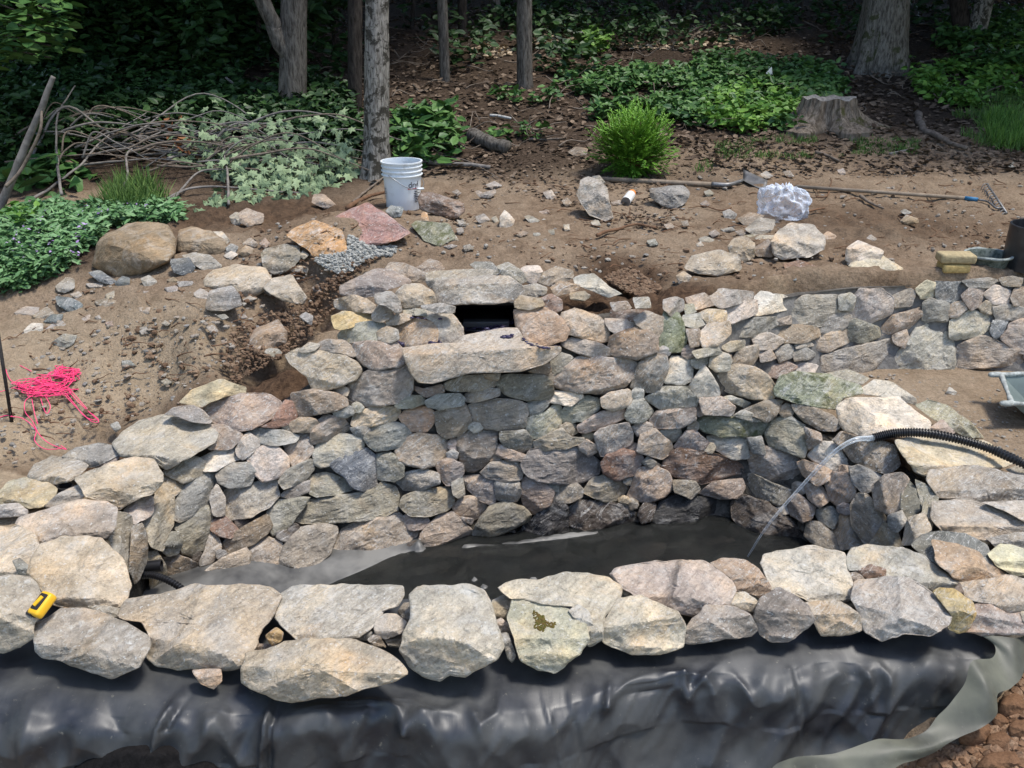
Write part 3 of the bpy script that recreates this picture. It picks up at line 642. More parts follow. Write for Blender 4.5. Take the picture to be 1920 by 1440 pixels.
W m .2 1396,892 1412,888 1445,906 1495,922 1488,942 1462,948 1412,931 1397,914
W o .3 1508,863 1558,880 1554,901 1532,910 1508,892 1495,868
W t .2 1509,905 1541,913 1554,938 1537,952 1516,935
W o .1 1548,901 1562,885 1587,889 1604,909 1600,934 1574,950 1553,935
W b .3 1592,876 1612,873 1654,892 1638,918 1620,925 1599,906
W t .1 1636,913 1658,892 1691,888 1704,901 1691,922 1691,951 1670,966 1641,952
W p .2 1478,938 1495,926 1529,951 1521,972 1503,979 1482,964
W b .2 1525,959 1558,950 1575,963 1562,993 1537,977
W n .2 1594,951 1608,925 1628,930 1662,972 1646,1009 1620,1018 1599,985
W t .2 1561,997 1578,962 1599,968 1603,1001 1629,1022 1578,1031 1562,1014
W k .2 1513,976 1537,980 1562,1001 1575,1031 1537,1027 1508,1006
W d .2 1371,942 1395,927 1437,942 1482,972 1504,997 1488,1022 1445,1018 1403,1002 1372,972
W b .2 1665,968 1691,958 1700,980 1682,998 1668,989
W t .2 1630,1022 1658,980 1682,997 1692,1027 1662,1035
W m .2 1691,922 1703,900 1720,922 1729,951 1703,977 1691,956
W t .2 1691,1022 1703,972 1732,962 1746,992 1720,1018
W m .2 1716,900 1741,913 1758,934 1750,972 1728,943
W g .2 1732,930 1750,972 1746,998 1728,981
W D .2 1221,976 1237,942 1262,929 1320,934 1354,942 1358,972 1328,981 1258,989 1228,985
W d .2 1197,963 1208,942 1230,946 1221,976 1203,981
W p .1 1175,934 1195,880 1220,871 1253,884 1262,913 1245,931 1216,943
W q .2 1128,868 1141,851 1170,842 1199,851 1206,863 1191,888 1158,902 1132,888
W q .1 1238,876 1249,851 1274,842 1328,849 1387,868 1404,888 1370,892 1316,906 1262,893
W n .2 1262,900 1303,903 1312,918 1295,935 1266,922
W k .3 1311,926 1337,904 1391,897 1396,913 1387,933 1353,935
W t .2 1194,847 1203,813 1228,805 1258,830 1260,847 1241,860
W p .2 1263,838 1287,808 1303,808 1329,830 1320,843 1287,848
W g .2 1236,809 1274,802 1279,822 1253,831
W g .2 1203,868 1216,857 1238,872 1224,879
W w .3 1325,818 1370,819 1399,822 1406,859 1370,860 1341,843
W b .2 1400,822 1428,819 1435,851 1412,850
W A .3 1302,792 1320,779 1370,784 1445,792 1446,809 1420,818 1353,818 1320,810
W n .3 1374,780 1395,769 1442,788 1412,791
W p .3 1309,747 1353,746 1379,763 1370,779 1320,777
W g .3 1351,747 1370,742 1408,755 1395,764
W k .3 1394,768 1437,751 1469,751 1453,780 1437,791 1412,779
W p .2 1219,788 1232,771 1303,765 1304,788 1274,802 1232,804
W p .2 1186,801 1203,788 1223,797 1219,818 1195,816
W b .2 1171,780 1182,755 1203,746 1225,772 1208,791 1182,793
W b .3 1207,747 1241,726 1287,725 1308,747 1304,763 1245,768 1220,756
W w .2 1292,726 1320,683 1345,722 1350,742 1303,745
W t .3 1340,718 1349,701 1378,684 1412,688 1441,705 1454,730 1449,748 1412,748 1362,735
W w .2 1246,718 1258,668 1297,672 1298,713 1282,720
W n .2 1182,726 1199,680 1220,662 1249,668 1254,688 1237,731 1212,735
W k .2 1140,659 1145,630 1199,612 1235,634 1233,659 1195,675 1153,668
W A .2 1234,647 1241,609 1245,584 1274,588 1288,630 1282,656 1258,660
W t .4 1188,597 1212,584 1245,596 1246,626 1232,631 1195,610
W q .5 1146,580 1212,581 1225,592 1187,602 1145,593
W b .4 1280,592 1316,588 1329,605 1303,614 1282,610
W t .4 1311,588 1328,580 1360,582 1362,601 1328,606
W k .2 1286,618 1312,618 1312,647 1295,650
W t .3 1309,626 1328,609 1367,603 1369,626 1345,648 1319,652
W n .4 1298,659 1341,647 1354,663 1308,672
R t .3 1352,651 1370,642 1396,638 1392,655 1366,660
R w .3 1362,580 1378,568 1419,562 1419,588 1374,606 1364,601
R b .2 1367,618 1412,598 1453,594 1458,609 1424,629 1370,633
R t .2 1373,676 1387,655 1421,646 1421,668 1408,685 1378,685
R p .3 1328,684 1337,668 1370,667 1371,684 1341,706
R p .3 1297,688 1337,663 1332,681 1299,706
R w .4 1412,572 1420,546 1470,554 1488,563 1474,581 1416,593
R P .2 1407,630 1445,625 1471,638 1453,654 1420,656
R k .2 1457,622 1487,610 1532,612 1538,630 1503,643 1466,643
R G .1 1482,609 1487,572 1508,554 1570,554 1573,588 1549,610 1512,612
R g .2 1453,601 1482,592 1483,607 1462,610
R b .2 1536,618 1562,584 1599,579 1600,605 1570,622 1541,625
R t .2 1528,634 1562,621 1591,617 1592,642 1553,660 1532,656
R b .1 1594,638 1591,605 1603,598 1645,613 1650,630 1620,643
R G .1 1598,597 1599,559 1612,542 1653,542 1675,559 1671,588 1632,604
R b .2 1573,555 1595,550 1603,559 1599,581 1574,581
R t .2 1648,618 1674,592 1724,577 1729,592 1703,614 1653,631
R n .1 1673,555 1703,542 1717,547 1708,572 1678,577
R Y .1 1717,542 1737,527 1754,530 1752,555 1728,560
R s .1 1753,529 1804,529 1804,551 1787,568 1758,562
R b .1 1730,601 1732,567 1745,560 1779,568 1777,602
R t .1 1778,572 1803,565 1812,580 1795,593 1778,595
R p .1 1673,630 1699,619 1704,638 1695,652 1678,643
R G .1 1665,684 1678,663 1703,642 1720,608 1779,604 1792,655 1788,692 1724,702 1678,695
R v .1 1540,697 1541,667 1578,655 1678,633 1683,655 1662,688 1612,702
R N .1 1782,634 1782,601 1820,583 1854,592 1858,613 1837,631 1795,637
R T .1 1790,676 1795,647 1845,631 1912,655 1917,684 1849,689 1795,693
R p .1 1802,555 1820,540 1846,542 1838,572 1820,581
R w .1 1844,551 1866,535 1896,547 1892,568 1862,570
R b .1 1861,576 1887,571 1928,580 1928,598 1870,602
R t .1 1836,576 1849,565 1867,572 1858,589 1841,585
R s .1 1857,622 1862,602 1891,600 1878,626 1866,635
R v .1 1878,634 1895,608 1920,597 1953,605 1953,663 1920,665 1887,643
R k .1 1896,559 1903,542 1928,538 1937,576 1903,572
R k .2 1873,522 1895,519 1917,522 1912,537 1882,535
R b .3 1802,526 1853,521 1871,526 1853,539 1820,539
R g .2 1422,659 1445,656 1454,672 1428,679
R b .2 1453,655 1478,646 1492,655 1487,668 1462,681
R b .2 1487,659 1508,650 1529,663 1520,672 1491,677
R w .4 1482,688 1495,679 1533,684 1524,702 1487,702
R p .3 1438,686 1474,679 1496,688 1462,708 1441,706
R g .3 1490,645 1516,640 1526,648 1495,654
R t .6 1285,559 1320,550 1338,572 1299,581
R b .5 1244,563 1266,558 1281,563 1281,580 1258,593 1245,577
R g .6 1320,551 1353,542 1412,547 1408,563 1353,577 1328,564
R g .4 1282,572 1299,571 1304,584 1287,589
R b .4 1188,559 1216,558 1219,576 1193,577
R p .4 1145,568 1174,565 1183,578 1153,583
R v .2 1937,547 1987,542 1991,605 1939,605
R g .2 1918,672 1924,605 1987,609 1987,680
T N .65 798,512 813,508 893,505 923,505 923,522 813,540 805,537
T G .3 811,540 820,527 860,522 923,518 950,519 977,536 980,553 971,563 927,569 827,571 816,563"""
pond=empty('pond_wall',(0,3.2,-.45),'curved dry laid fieldstone wall with wide coping ringing the empty pond','stone wall')
ret=empty('retaining_wall',(2.2,4.7,-.05),'low mortared fieldstone retaining wall along the right patio edge','retaining wall')
sd_=0
for l in DATA.split('\n'):
    a=l.split(); mode,ck,rg=a[0],a[1],float(a[2]); poly=[tuple(map(float,q.split(','))) for q in a[3:]]; sd_+=1
    stone('stone',poly,mode,ck,rg,ret if mode=='R' else pond,sd_, bev=3 if mode=='R' else 5,calm=.6 if sd_>300 and mode=='T' else 1.)
# small chinking stones in the widest joints of the pond wall
WP=[[tuple(map(float,q.split(','))) for q in l.split()[3:]] for l in DATA.split('\n') if l.split()[0] in('W','T') or l.split()[0].startswith('Z')]
REG=[(300,1085),(330,900),(470,830),(560,750),(640,690),(720,670),(1080,640),(1300,620),(1440,730),(1560,830),(1680,930),(1680,1010),(1560,1030),(1500,1015),(1370,985),(1060,1000),(620,1055)]
gx_,gy_=np.meshgrid(np.arange(300,1700,5.),np.arange(610,1090,5.)); gp2=np.stack([gx_.ravel(),gy_.ravel()],1); ins_=polydist(gp2[:,0],gp2[:,1],REG)<-8; gp2=gp2[ins_]; gd=np.full(len(gp2),99.)
for q in WP: gd=np.minimum(gd,polydist(gp2[:,0],gp2[:,1],q))
gd=np.minimum(gd,polydist(gp2[:,0],gp2[:,1],[(752,650),(1052,648),(1040,690),(900,715),(800,722),(762,700)]))
for k in range(36):
    i=int(np.argmax(gd)); dmx=gd[i]
    if dmx<4.5: break
    c=gp2[i]
    if abs(c[0]-1370)<45 and abs(c[1]-955)<50: gd=np.minimum(gd,np.linalg.norm(gp2-c,axis=1)-dmx); continue
    rs=np.random.RandomState(k); an=np.sort(rs.uniform(0,6.283,7)); rad_=(dmx+2.5)*rs.uniform(.85,1.15,7); el=rs.uniform(1.,1.5)
    poly=[(c[0]+math.cos(a)*r_*el,c[1]+math.sin(a)*r_) for a,r_ in zip(np.linspace(0,6.283,8)[:-1]+rs.uniform(-.2,.2,7),rad_)]
    stone('stone',poly,'W',('d' if c[1]>965 else 'gktnbp'[k%6]),.3,pond,7000+k,bev=3,fwd=-.02); gd=np.minimum(gd,np.linalg.norm(gp2-c,axis=1)-dmx-1)
# spillway lip stone, laid flat across the throat of the fall
def px3(l,ox,oy,s): return [(ox+x/s,oy+y/s) for x,y in l]
lip=stone('spill_stone',px3([(583,637),(700,622),(780,612),(905,612),(918,575),(1010,556),(1120,532),(1225,526),(1262,595),(1370,628),(1470,627),(1468,667),(1385,728),(1250,767),(1100,770),(975,772),(870,802),(762,836),(680,830),(640,782),(602,710)],560,440,3),'W','T',.42,pond,901,soft=.05,bev=2,rough=.012,jit=0,fwd=.15,calm=.55)
lip['label']='long thick tan lip stone of the spillway'
# cores behind the faces
def core(name,S,pts,parent,m,off,nx=60,ny=30):
    us=np.linspace(0,1,nx); V=[]
    top=catmull([(a,b) for a,b,_,_ in pts],nx); bot=catmull([(c,d) for _,_,c,d in pts],nx)
    for lay in (off,off+.18):
        for v in np.linspace(0,1,ny):
            q=top*(1-v)+bot*v; t=surf_t(S,q); p=CAM+rays(q)*t[:,None]; n=np.stack([surf_n(S,c)[0] for c in q[::1]]) 
            n[:,2]=0; n/=np.linalg.norm(n,axis=1)[:,None]
            p=p-n*(lay+.012*fbm(p*20,2,3))[:,None]; V.append(p)
    V=np.vstack(V); f=grid_faces(ny,nx); k=nx*ny; Fc=np.vstack([f,f[:,::-1]+k]).tolist()
    edge=[ [i,i+1,i+1+k,i+k] for i in range(nx-1)]
    return mesh(name,V,Fc+edge,m,parent)
M['rubble']=simple('rubble_fill',(.13,.115,.095),.95,.1,.6,22,.03)
core('rubble_core',SA,[(290,960,290,1160),(350,900,350,1140),(460,830,480,1110),(580,750,620,1085),(670,670,780,1050),(760,660,885,1030),(905,665,1060,1020),(1060,640,1200,1010),(1180,620,1340,1005),(1290,660,1440,1020),(1420,730,1530,1060),(1560,850,1620,1060),(1640,920,1670,1060)],pond,M['rubble'],.075)
M['mortar']=simple('mortar',(.20,.19,.175),.95,.15,.35,30,.01)
core('mortar',SR,[(1330,620,1330,700),(1380,595,1380,705),(1430,575,1430,705),(1500,558,1500,705),(1620,543,1620,705),(1780,537,1780,705),(1920,532,1920,705),(2060,530,2060,705)],ret,M['mortar'],.034,60,16)
# ------------------------------------------------------------------ loose rocks
LOOSE="""boulder|big rounded tan boulder beside the green ground cover|L .5| 175,497 182,460 200,437 260,417 277,418 313,423 330,447 328,473 317,490 283,507 247,520 220,523 193,510
boulder|rounded brown boulder touching the right side of the biggest tan boulder|L .5| 333,457 337,433 360,427 393,435 420,450 425,470 410,482 373,477 335,472
rock|dark blue grey rock at the lower right foot of the biggest boulder|s .4| 320,487 353,485 365,502 350,517 327,510
rock|grey rock with tan right face below the brown rounded boulder|g .5| 342,480 367,475 393,480 415,498 403,507 383,507 363,493
rock|largest pale tan rock on the left dirt bank|C .55| 384,527 400,507 440,498 497,502 509,523 493,547 467,560 417,547 387,537
rock|squarish light blue grey rock in front of the pale tan rock|b .3| 387,577 393,547 433,537 447,553 452,573 427,580 397,582
rock|grey rock with a rusty top standing left of the orange rock|n .3| 492,477 500,467 533,460 560,463 561,487 540,507 513,515 497,503
rock|mauve rock with a cream lower edge above the dirt trench|P .6| 493,540 513,523 547,517 563,543 574,557 567,570 533,563 507,550
rock|small blue grey stone wedged left of the mauve rock|b .5| 492,545 503,533 510,547 507,553
rock|round tan cobble on the dark soil below the brush|t .5| 450,400 463,392 493,402 491,417 467,424 452,417
rock|small grey stone touching the round tan cobble below the brush|g .5| 432,407 443,400 451,403 450,420 437,419
rock|tan stone half buried at the lower edge of the maple leaves|t .5| 587,380 590,365 607,367 630,385 610,390
rock|flat rounded grey stone where the ground cover meets the dirt|g .7| 106,537 123,522 137,523 138,540 123,547 110,545
slab|dark slate slab lying under the left edge of the biggest boulder|s .6| 167,512 187,508 217,527 213,534 187,527
rock|small slate stone right of the slate slab at the biggest boulder|s .5| 217,530 230,520 242,523 240,534 223,536
rock|large dark blue slate piece on the open left dirt|s .6| 106,557 133,560 154,570 150,582 130,584 110,571
slab|leftmost thin flat slate piece on the dirt bank|g .7| 27,587 47,577 72,577 67,591 37,591
slab|layered tan and grey slate piece between two thin slates|t .6| 60,593 87,577 102,590 77,601
slab|dark thin slate under the layered tan slate piece|s .6| 83,603 97,592 117,590 110,606
rock|small white speckled stone at the left of the dirt bank|w .5| 46,620 60,608 79,608 77,623 50,629
rock|smooth grey wedge stone lowest on the left dirt bank|b .5| 98,643 120,628 144,630 133,647 120,651
rock|small upright pale grey stone in front of the biggest boulder|g .5| 265,523 280,518 292,527 290,537 273,537
rock|small grey stone just left of the pale tan rock|g .6| 365,550 377,543 393,550 387,559 370,559
rock|small tan stone right of the rounded brown boulder|t .5| 456,457 470,448 482,457 477,462
rock|small grey stone between the cobble and the rusty topped rock|g .5| 488,457 497,448 504,457 497,464
rock|brown stone below the small tan stone by the brown boulder|L .5| 449,473 460,462 474,467 471,479 457,481
boulder|brown boulder buried in the wall of the dirt trench|L .45| 465,643 480,620 520,600 537,623 536,643 500,657 473,657
rock|pale stone behind the right shoulder of the brown rounded boulder|w .5| 400,435 417,437 429,450 423,458
rock|blue stone at the right foot of the brown rounded boulder|b .6| 425,465 433,459 445,463 440,472 427,471
rock|small rounded tan stone at the left edge of the gravel|t .5| 546,508 560,497 576,503 574,512
rock|flat pale stone below the blue stone by the brown boulder|w .6| 421,479 433,473 444,477 433,486
boulder|orange and white rock lying beside the grey gravel|O .75| 537,442 567,422 593,415 640,432 650,468 645,478 590,480 577,465
slab|large flat mauve slab left of the white bucket|V .9| 625,410 655,395 690,383 717,398 740,415 769,437 740,450 693,462 660,452 640,437
slab|blue grey slate tile with soil on it in front of the bucket|A .9| 773,423 783,415 840,420 852,446 838,452 825,460 797,450
rock|upright brown pointed stone on the blue grey slate tile|O .3| 787,425 792,400 800,401 806,425 800,431
rock|long mottled pinkish brown rock right of the white bucket|q .35| 786,372 790,362 808,362 838,372 868,380 870,396 853,407 820,402 790,393
rock|small dark stone at the foot of the white bucket|s .5| 725,396 733,387 755,390 750,405 735,406
rock|tall angular grey rock left of the shovel handle|G .15| 1083,365 1090,340 1102,333 1120,338 1136,352 1142,380 1149,407 1137,413 1105,400 1090,378
rock|small stone perched on top of the tall angular grey rock|g .4| 1112,332 1123,331 1133,342 1117,350
rock|wedge shaped grey rock under the shovel handle|b .35| 1220,354 1280,348 1292,362 1285,378 1265,390 1245,386 1222,370
rock|triangular pale grey stone on the dirt right of the slate tile|w .3| 940,408 947,395 963,414 960,424 938,426
rock|tan pebble shaped cobble left of the large grey rock near the wall|t .4| 1367,463 1375,450 1393,444 1414,457 1413,480 1395,491 1375,488
boulder|large rounded grey rock with pale top on the dirt behind the wall|G .5| 1447,455 1460,433 1485,421 1522,421 1544,443 1544,467 1520,480 1470,485 1452,478
rock|dark angular grey stone in front of the plastic bag|n .6| 1398,430 1423,410 1453,413 1447,430 1420,443
rock|brown flat stone under the left side of the plastic bag|k .7| 1383,410 1405,400 1433,405 1400,424
rock|small dark brown stone between the tan cobble and the large grey rock|k .5| 1415,465 1440,450 1450,462 1448,480 1420,480
rock|angular white stone behind the right retaining wall|w .4| 1585,487 1590,465 1610,452 1655,470 1650,485 1600,497
rock|smooth tan stone in front of the angular white stone|C .6| 1591,500 1620,478 1650,480 1696,505 1655,518 1612,514
rock|long pale tan rock nearest the wall left of the tan cobble|P .5| 1285,503 1300,480 1345,470 1385,480 1389,506 1340,516 1310,512
rock|brown stone with a dark front corner on top of the retaining wall|r .5| 1470,497 1500,490 1560,512 1533,537 1495,526 1483,514
rock|round tan pebble left of the brown stone near the wall top|t .4| 1270,518 1282,511 1295,519 1287,532 1274,530
rock|small dark angular stone beside the brown stone on the wall|s .4| 1478,512 1488,513 1492,524 1480,526
rock|small tan pebble right of the large rounded grey rock|o .4| 1545,441 1553,436 1567,443 1560,450 1547,449
rock|small pink brown stone lying in the dirt trench beside the wall|o .6| 563,595 568,590 583,590 586,607 575,605
rock|small blue stone in the soil above the dirt trench|b .4| 586,545 592,536 602,543 598,548
rock|round brown stone half buried behind the rake|L .5| 1690,415 1700,405 1719,410 1720,417 1700,422
rock|white chip alone on the brown dirt right of the pond|w .5| 1775,737 1781,727 1792,735 1789,739
rock|grey stone beside the small gravel patch and wall|g .5| 562,480 568,472 578,478 570,484
rock|flat pale stone with a rounded outline in the middle dirt|k .6| 1067,285 1080,277 1100,279 1098,290 1080,292"""
for i,l in enumerate(LOOSE.split('\n')):
    nm,lab,hd,pts=l.split('|'); ck,rg=hd.split(); poly=[tuple(map(float,q.split(','))) for q in pts.split()]
    o=stone(nm,poly,'G',ck,float(rg),None,2000+i,soft=(.34 if ck in 'LC' and nm!='slab' else None),bev=3 if nm!='slab' else 1)
    tag(o,lab,nm if nm!='slab' else 'stone slab')
CH="""253,562 277,557 278,562 260,568
270,547 283,548 285,557 272,557
262,578 280,577 277,587 265,587
198,605 227,600 224,612 207,612
230,677 243,677 254,686 233,687
154,597 167,592 172,598 160,604
133,552 147,548 152,553 143,558
178,565 200,562 220,565 213,572 200,573 185,572
200,553 213,547 213,560 202,562
162,532 193,530 190,538 170,538
310,540 330,537 333,547 317,548
315,525 325,522 333,527 323,531
333,528 373,527 375,532 337,538
260,617 273,613 278,623 267,626
388,613 400,612 408,620 397,623
272,657 283,652 292,658 280,663
303,715 313,712 322,717 312,722
305,607 310,603 317,607 312,609
408,592 420,591 427,595 417,598
447,590 457,591 463,596 453,597
208,797 220,792 225,802 217,808
87,617 100,608 110,612 107,618 93,620
107,608 115,603 127,607 125,613 113,615
417,640 423,639 425,645 419,647
488,657 500,653 520,655 527,662 513,668
180,595 185,593 188,597 183,599
350,567 380,564 383,567 353,569
587,540 595,535 602,542 597,547
563,593 573,587 585,593 583,610
457,562 467,557 480,560 467,564
893,360 898,357 907,362 927,355 927,363 917,370 900,368
1055,377 1063,373 1070,380 1062,387
985,407 993,405 1011,413 997,420
893,407 907,403 917,412 900,417
923,410 930,408 935,417 930,418
967,438 980,435 990,437 977,443
1002,438 1010,438 1012,442 1003,443
1020,362 1033,358 1042,370 1028,373
912,347 927,342 940,348 923,353
850,360 857,358 863,362 858,365
1030,433 1037,432 1038,438 1032,440
1058,423 1065,423 1067,430 1060,432
1110,417 1120,415 1125,422 1113,423
1247,422 1257,420 1263,425 1253,428
1215,452 1227,450 1232,458 1220,460
833,462 847,460 857,461 843,465
858,430 865,428 868,435 860,439
858,413 870,417 873,423 863,422
843,445 853,443 858,450 848,453
870,462 880,460 887,467 873,470
1147,380 1160,377 1167,383 1153,385
1013,397 1027,395 1028,400 1017,402
1357,398 1367,394 1380,402 1375,409 1360,408
1312,448 1323,445 1338,450 1330,456 1317,455
1330,437 1340,433 1348,438 1337,444
1315,382 1323,378 1330,383 1322,387
1322,360 1330,358 1337,363 1327,367
1417,447 1427,442 1452,442 1452,452 1427,453
1427,327 1437,323 1447,330 1437,334
1470,323 1480,322 1487,330 1477,331
1690,397 1697,394 1707,398 1700,403
1627,447 1633,442 1642,448 1633,453
1572,320 1580,318 1584,325 1577,327
1380,435 1390,433 1397,437 1390,442
1390,442 1413,440 1415,445 1393,447
1307,458 1313,455 1317,460 1310,463
1893,312 1900,307 1907,312 1900,316
1280,418 1287,415 1290,422 1283,425
1353,430 1370,427 1377,432 1360,434"""
LMK=[('biggest tan boulder',252,470),('pale tan rock',445,530),('thin slates at the far left',75,590),('pink string',100,715),('smooth grey wedge stone',120,640),('dirt trench',520,650),('left rim stones',300,760),('white bucket',757,360),('blue grey slate tile',815,440),('triangular pale stone',950,412),('tall angular rock',1117,375),('spray can',1180,380),('grey capstone',900,500),('long root',1180,430),('wedge shaped rock',1255,370),('plastic bag',1460,375),('large rounded grey rock',1500,455),('tan cobble',1390,470),('long pale tan rock',1335,495),('rake handle',1650,370),('angular white stone',1615,475),('black pipe section',1900,460),('shovel blade',1412,345)]
used=set(); CW=dict(n='greenish',g='grey',k='brown',b='bluish',v='mauve')
for i,l in enumerate(CH.split('\n')):
    poly=[tuple(map(float,q.split(','))) for q in l.split()]; ck='nggkbgvk'[i%8]
    o=stone('stone_chip',poly,'G',ck,.6,None,3000+i,bev=2); c=np.mean(poly,0); wd_=np.ptp(np.array(poly)[:,0])
    for nm,lx_,ly_ in sorted(LMK,key=lambda q:(q[1]-c[0])**2+(q[2]-c[1])**2):
        dx,dy=c[0]-lx_,c[1]-ly_; rel=('right of' if dx>0 else 'left of') if abs(dx)>abs(dy)*1.3 else ('in front of' if dy>0 else 'behind'); szw='tiny' if wd_<12 else 'small' if wd_<22 else 'broad flat'
        lab='%s %s stone chip on the dirt %s the %s'%(szw,CW[ck],rel,nm)
        if lab not in used: break
    used.add(lab); tag(o,lab,'stone chip','small stone chips scattered over the dirt')
# ------------------------------------------------------------------ pond: liner, floor, water, spillway
def blk(x0,x1,y0,y1,z0,z1):
    V,Fc=rbox_geo(x1-x0,y1-y0,z1-z0,.03,2); return V+np.array([(x0+x1)/2,(y0+y1)/2,(z0+z1)/2]),Fc
for q in [(-1.95,1.75,2.43,2.6,-.85,-.16),(-1.9,-1.55,2.3,3.45,-.85,-.16),(1.74,2.05,2.3,3.35,-.85,-.16)]:
    V,Fc=blk(*q); mesh('rubble_core',V,Fc,M['rubble'],pond)
def rubber(name,dusty,CB=(.014,.016,.021),CD=(.12,.12,.11),lo=.36):
    m,n,b=mat(name,.36,.5); tc=N(n,'ShaderNodeTexCoord').outputs['Object']; L=n.links.new
    f=noise(n,tc,4,4,.6,.2); g=noise(n,tc,45,5,.75,.3); mp=N(n,'ShaderNodeMapping'); mp.inputs['Scale'].default_value=(9,1,1.5); mp.inputs['Rotation'].default_value=(0,.25,0); L(tc,mp.inputs[0]); st=noise(n,mp.outputs[0],7,5,.7,.6)
    c=mix(n,ramp(n,f,[(lo,0.),(lo+.3,dusty)]),CB,CD)
    c=mix(n,ramp(n,st,[(.58,0.),(.85,.16)]),c,(.13,.13,.125))
    c=mix(n,ramp(n,g,[(.63,0.),(.70,.45)]),c,(.20,.185,.15)); L(c,b.inputs['Base Color'])
    L(ramp(n,f,[(.35,.40),(.7,.62)]),b.inputs['Roughness']); p=bump(n,b,st,.0012,.4); bump(n,b,g,.0006,.5,p); return m
M['rubber']=rubber('rubber_liner',.45); M['rubber_back']=rubber('rubber_dusty',1.,(.032,.032,.028),(.12,.12,.09),.3)
M['rubber_floor']=rubber('rubber_floor',.95,(.03,.03,.03),(.17,.165,.15),.35)
M['rubber_back'].node_tree.nodes['Principled BSDF'].inputs['Specular IOR Level'].default_value=.3
liner=empty('pond_liner',(0,2.1,-.05),'wrinkled black rubber pond liner hanging over the front of the stone rim','pond liner')
prof=catmull([(2.62,-.075),(2.40,-.08),(2.17,-.086),(2.115,-.094),(2.082,-.125),(2.065,-.20),(2.03,-.34),(1.95,-.5),(1.88,-.85)],170)
NU=460; ux=np.linspace(-2.15,1.66,NU); B=np.stack([np.repeat(ux,170),np.tile(prof[:,0],NU),np.tile(prof[:,1],NU)],1)
tn=np.gradient(prof,axis=0); nrm=np.stack([-tn[:,1],tn[:,0]],1); nrm/=np.linalg.norm(nrm,axis=1)[:,None]; nrm*=np.where((nrm[:,0]>0.3),-1,1)[:,None]
nrm=np.where((nrm@np.array([-1,.6]))[:,None]<0,-nrm,nrm); NN=np.stack([np.zeros(NU*170),np.tile(nrm[:,0],NU),np.tile(nrm[:,1],NU)],1)
def toPx(P):
    d=P-CAM; dep=d[:,1]*cp-d[:,2]*sp_; up=d[:,1]*sp_+d[:,2]*cp; return np.stack([960+d[:,0]/dep*F,720-up/dep*F],1)
def segd(Q,pl):
    D=np.full(len(Q),1e9)
    for a,b in zip(pl[:-1],pl[1:]):
        a=np.array(a,float);b=np.array(b,float); t=np.clip(((Q-a)@(b-a))/((b-a)@(b-a)),0,1); D=np.minimum(D,np.linalg.norm(Q-a-t[:,None]*(b-a),axis=1))
    return D
Bs=B.copy(); Bs[:,1]+=front(B[:,0])*smooth(2.60,2.14,B[:,1]); QP=toPx(Bs); disp=np.zeros(len(B))
FO=[([(640,1318),(700,1322),(745,1345),(757,1378)],13,.016),([(757,1378),(790,1342),(850,1318),(880,1296)],12,.016),([(872,1296),(900,1338),(932,1320),(945,1268)],12,.018),([(945,1268),(990,1287),(1050,1272),(1110,1238)],11,.015),
 ([(1152,1225),(1142,1290),(1138,1326)],10,.017),([(1140,1326),(1180,1282),(1230,1258),(1283,1268)],12,.014),([(1283,1262),(1292,1320),(1335,1255),(1375,1215)],12,.018),
 ([(1440,1235),(1375,1340),(1330,1440)],16,.012),([(1570,1255),(1480,1350),(1400,1450)],24,.022),([(1740,1225),(1660,1320),(1560,1450)],28,.022),([(1630,1240),(1600,1300),(1540,1360)],16,.012),
 ([(1475,1240),(1490,1320),(1500,1450)],4,.006),([(1488,1240),(1503,1320),(1512,1450)],3,-.006),([(1010,1270),(1040,1350),(1060,1450)],5,.006),([(1050,1270),(1080,1350),(1095,1450)],4,-.005),
 ([(372,1272),(330,1310),(300,1360),(290,1400)],9,.026),([(386,1276),(345,1316),(316,1362)],5,-.014),([(512,1310),(496,1360),(490,1450)],7,.022),([(524,1310),(508,1360),(503,1450)],5,-.014),
 ([(0,1280),(50,1240),(85,1228)],9,.022),([(0,1292),(50,1254),(90,1240)],6,-.010),([(60,1290),(160,1270),(280,1290)],30,.030),([(70,1310),(60,1380),(80,1450)],26,.018),([(420,1330),(380,1380),(340,1440)],22,.02),
 ([(560,1330),(620,1355),(640,1440)],30,.022),([(820,1360),(800,1440)],26,.014),([(200,1300),(230,1360)],18,-.012)]
for pl,wd,am in FO: disp+=am*1.25*np.exp(-(segd(QP,pl)/wd/.85)**1.6)
vy=np.tile(smooth(2.2,2.08,prof[:,0]),NU); shd=np.tile(np.exp(-((prof[:,0]-2.08)/.035)**2)*(prof[:,1]>-.24),NU)
disp=disp*(.05+.95*vy)+shd*.022*(1-2.2*np.abs(fbm(P2(B[:,0]*8+B[:,1]*5,B[:,2]*3),2,95)))+vy*(.012*fbm(np.stack([B[:,0]*2.2,B[:,2]*.9,B[:,2]*0],1),3,21)-.022*np.abs(fbm(np.stack([B[:,0]*5.5+B[:,2]*4,B[:,2]*1.6,B[:,2]*0],1),2,23))-.010*np.abs(fbm(np.stack([B[:,0]*14-B[:,2]*9,B[:,2]*4,B[:,2]*0],1),2,27)))+.003*fbm(B*6,2,25)
shf=vy*(.036*fbm(P2(B[:,0]*2.1,B[:,0]*0),2,91)+.020*fbm(P2(B[:,0]*6,B[:,0]*0),2,92)); VL=B+NN*disp[:,None]; VL[:,1]+=front(B[:,0])*smooth(2.60,2.14,B[:,1])-shf; VL[:,2]-=.5*np.maximum(shf,-.01)
mesh('front_sheet',VL,grid_faces(NU,170),M['rubber'],liner,origin=(0,2.1,-.1))
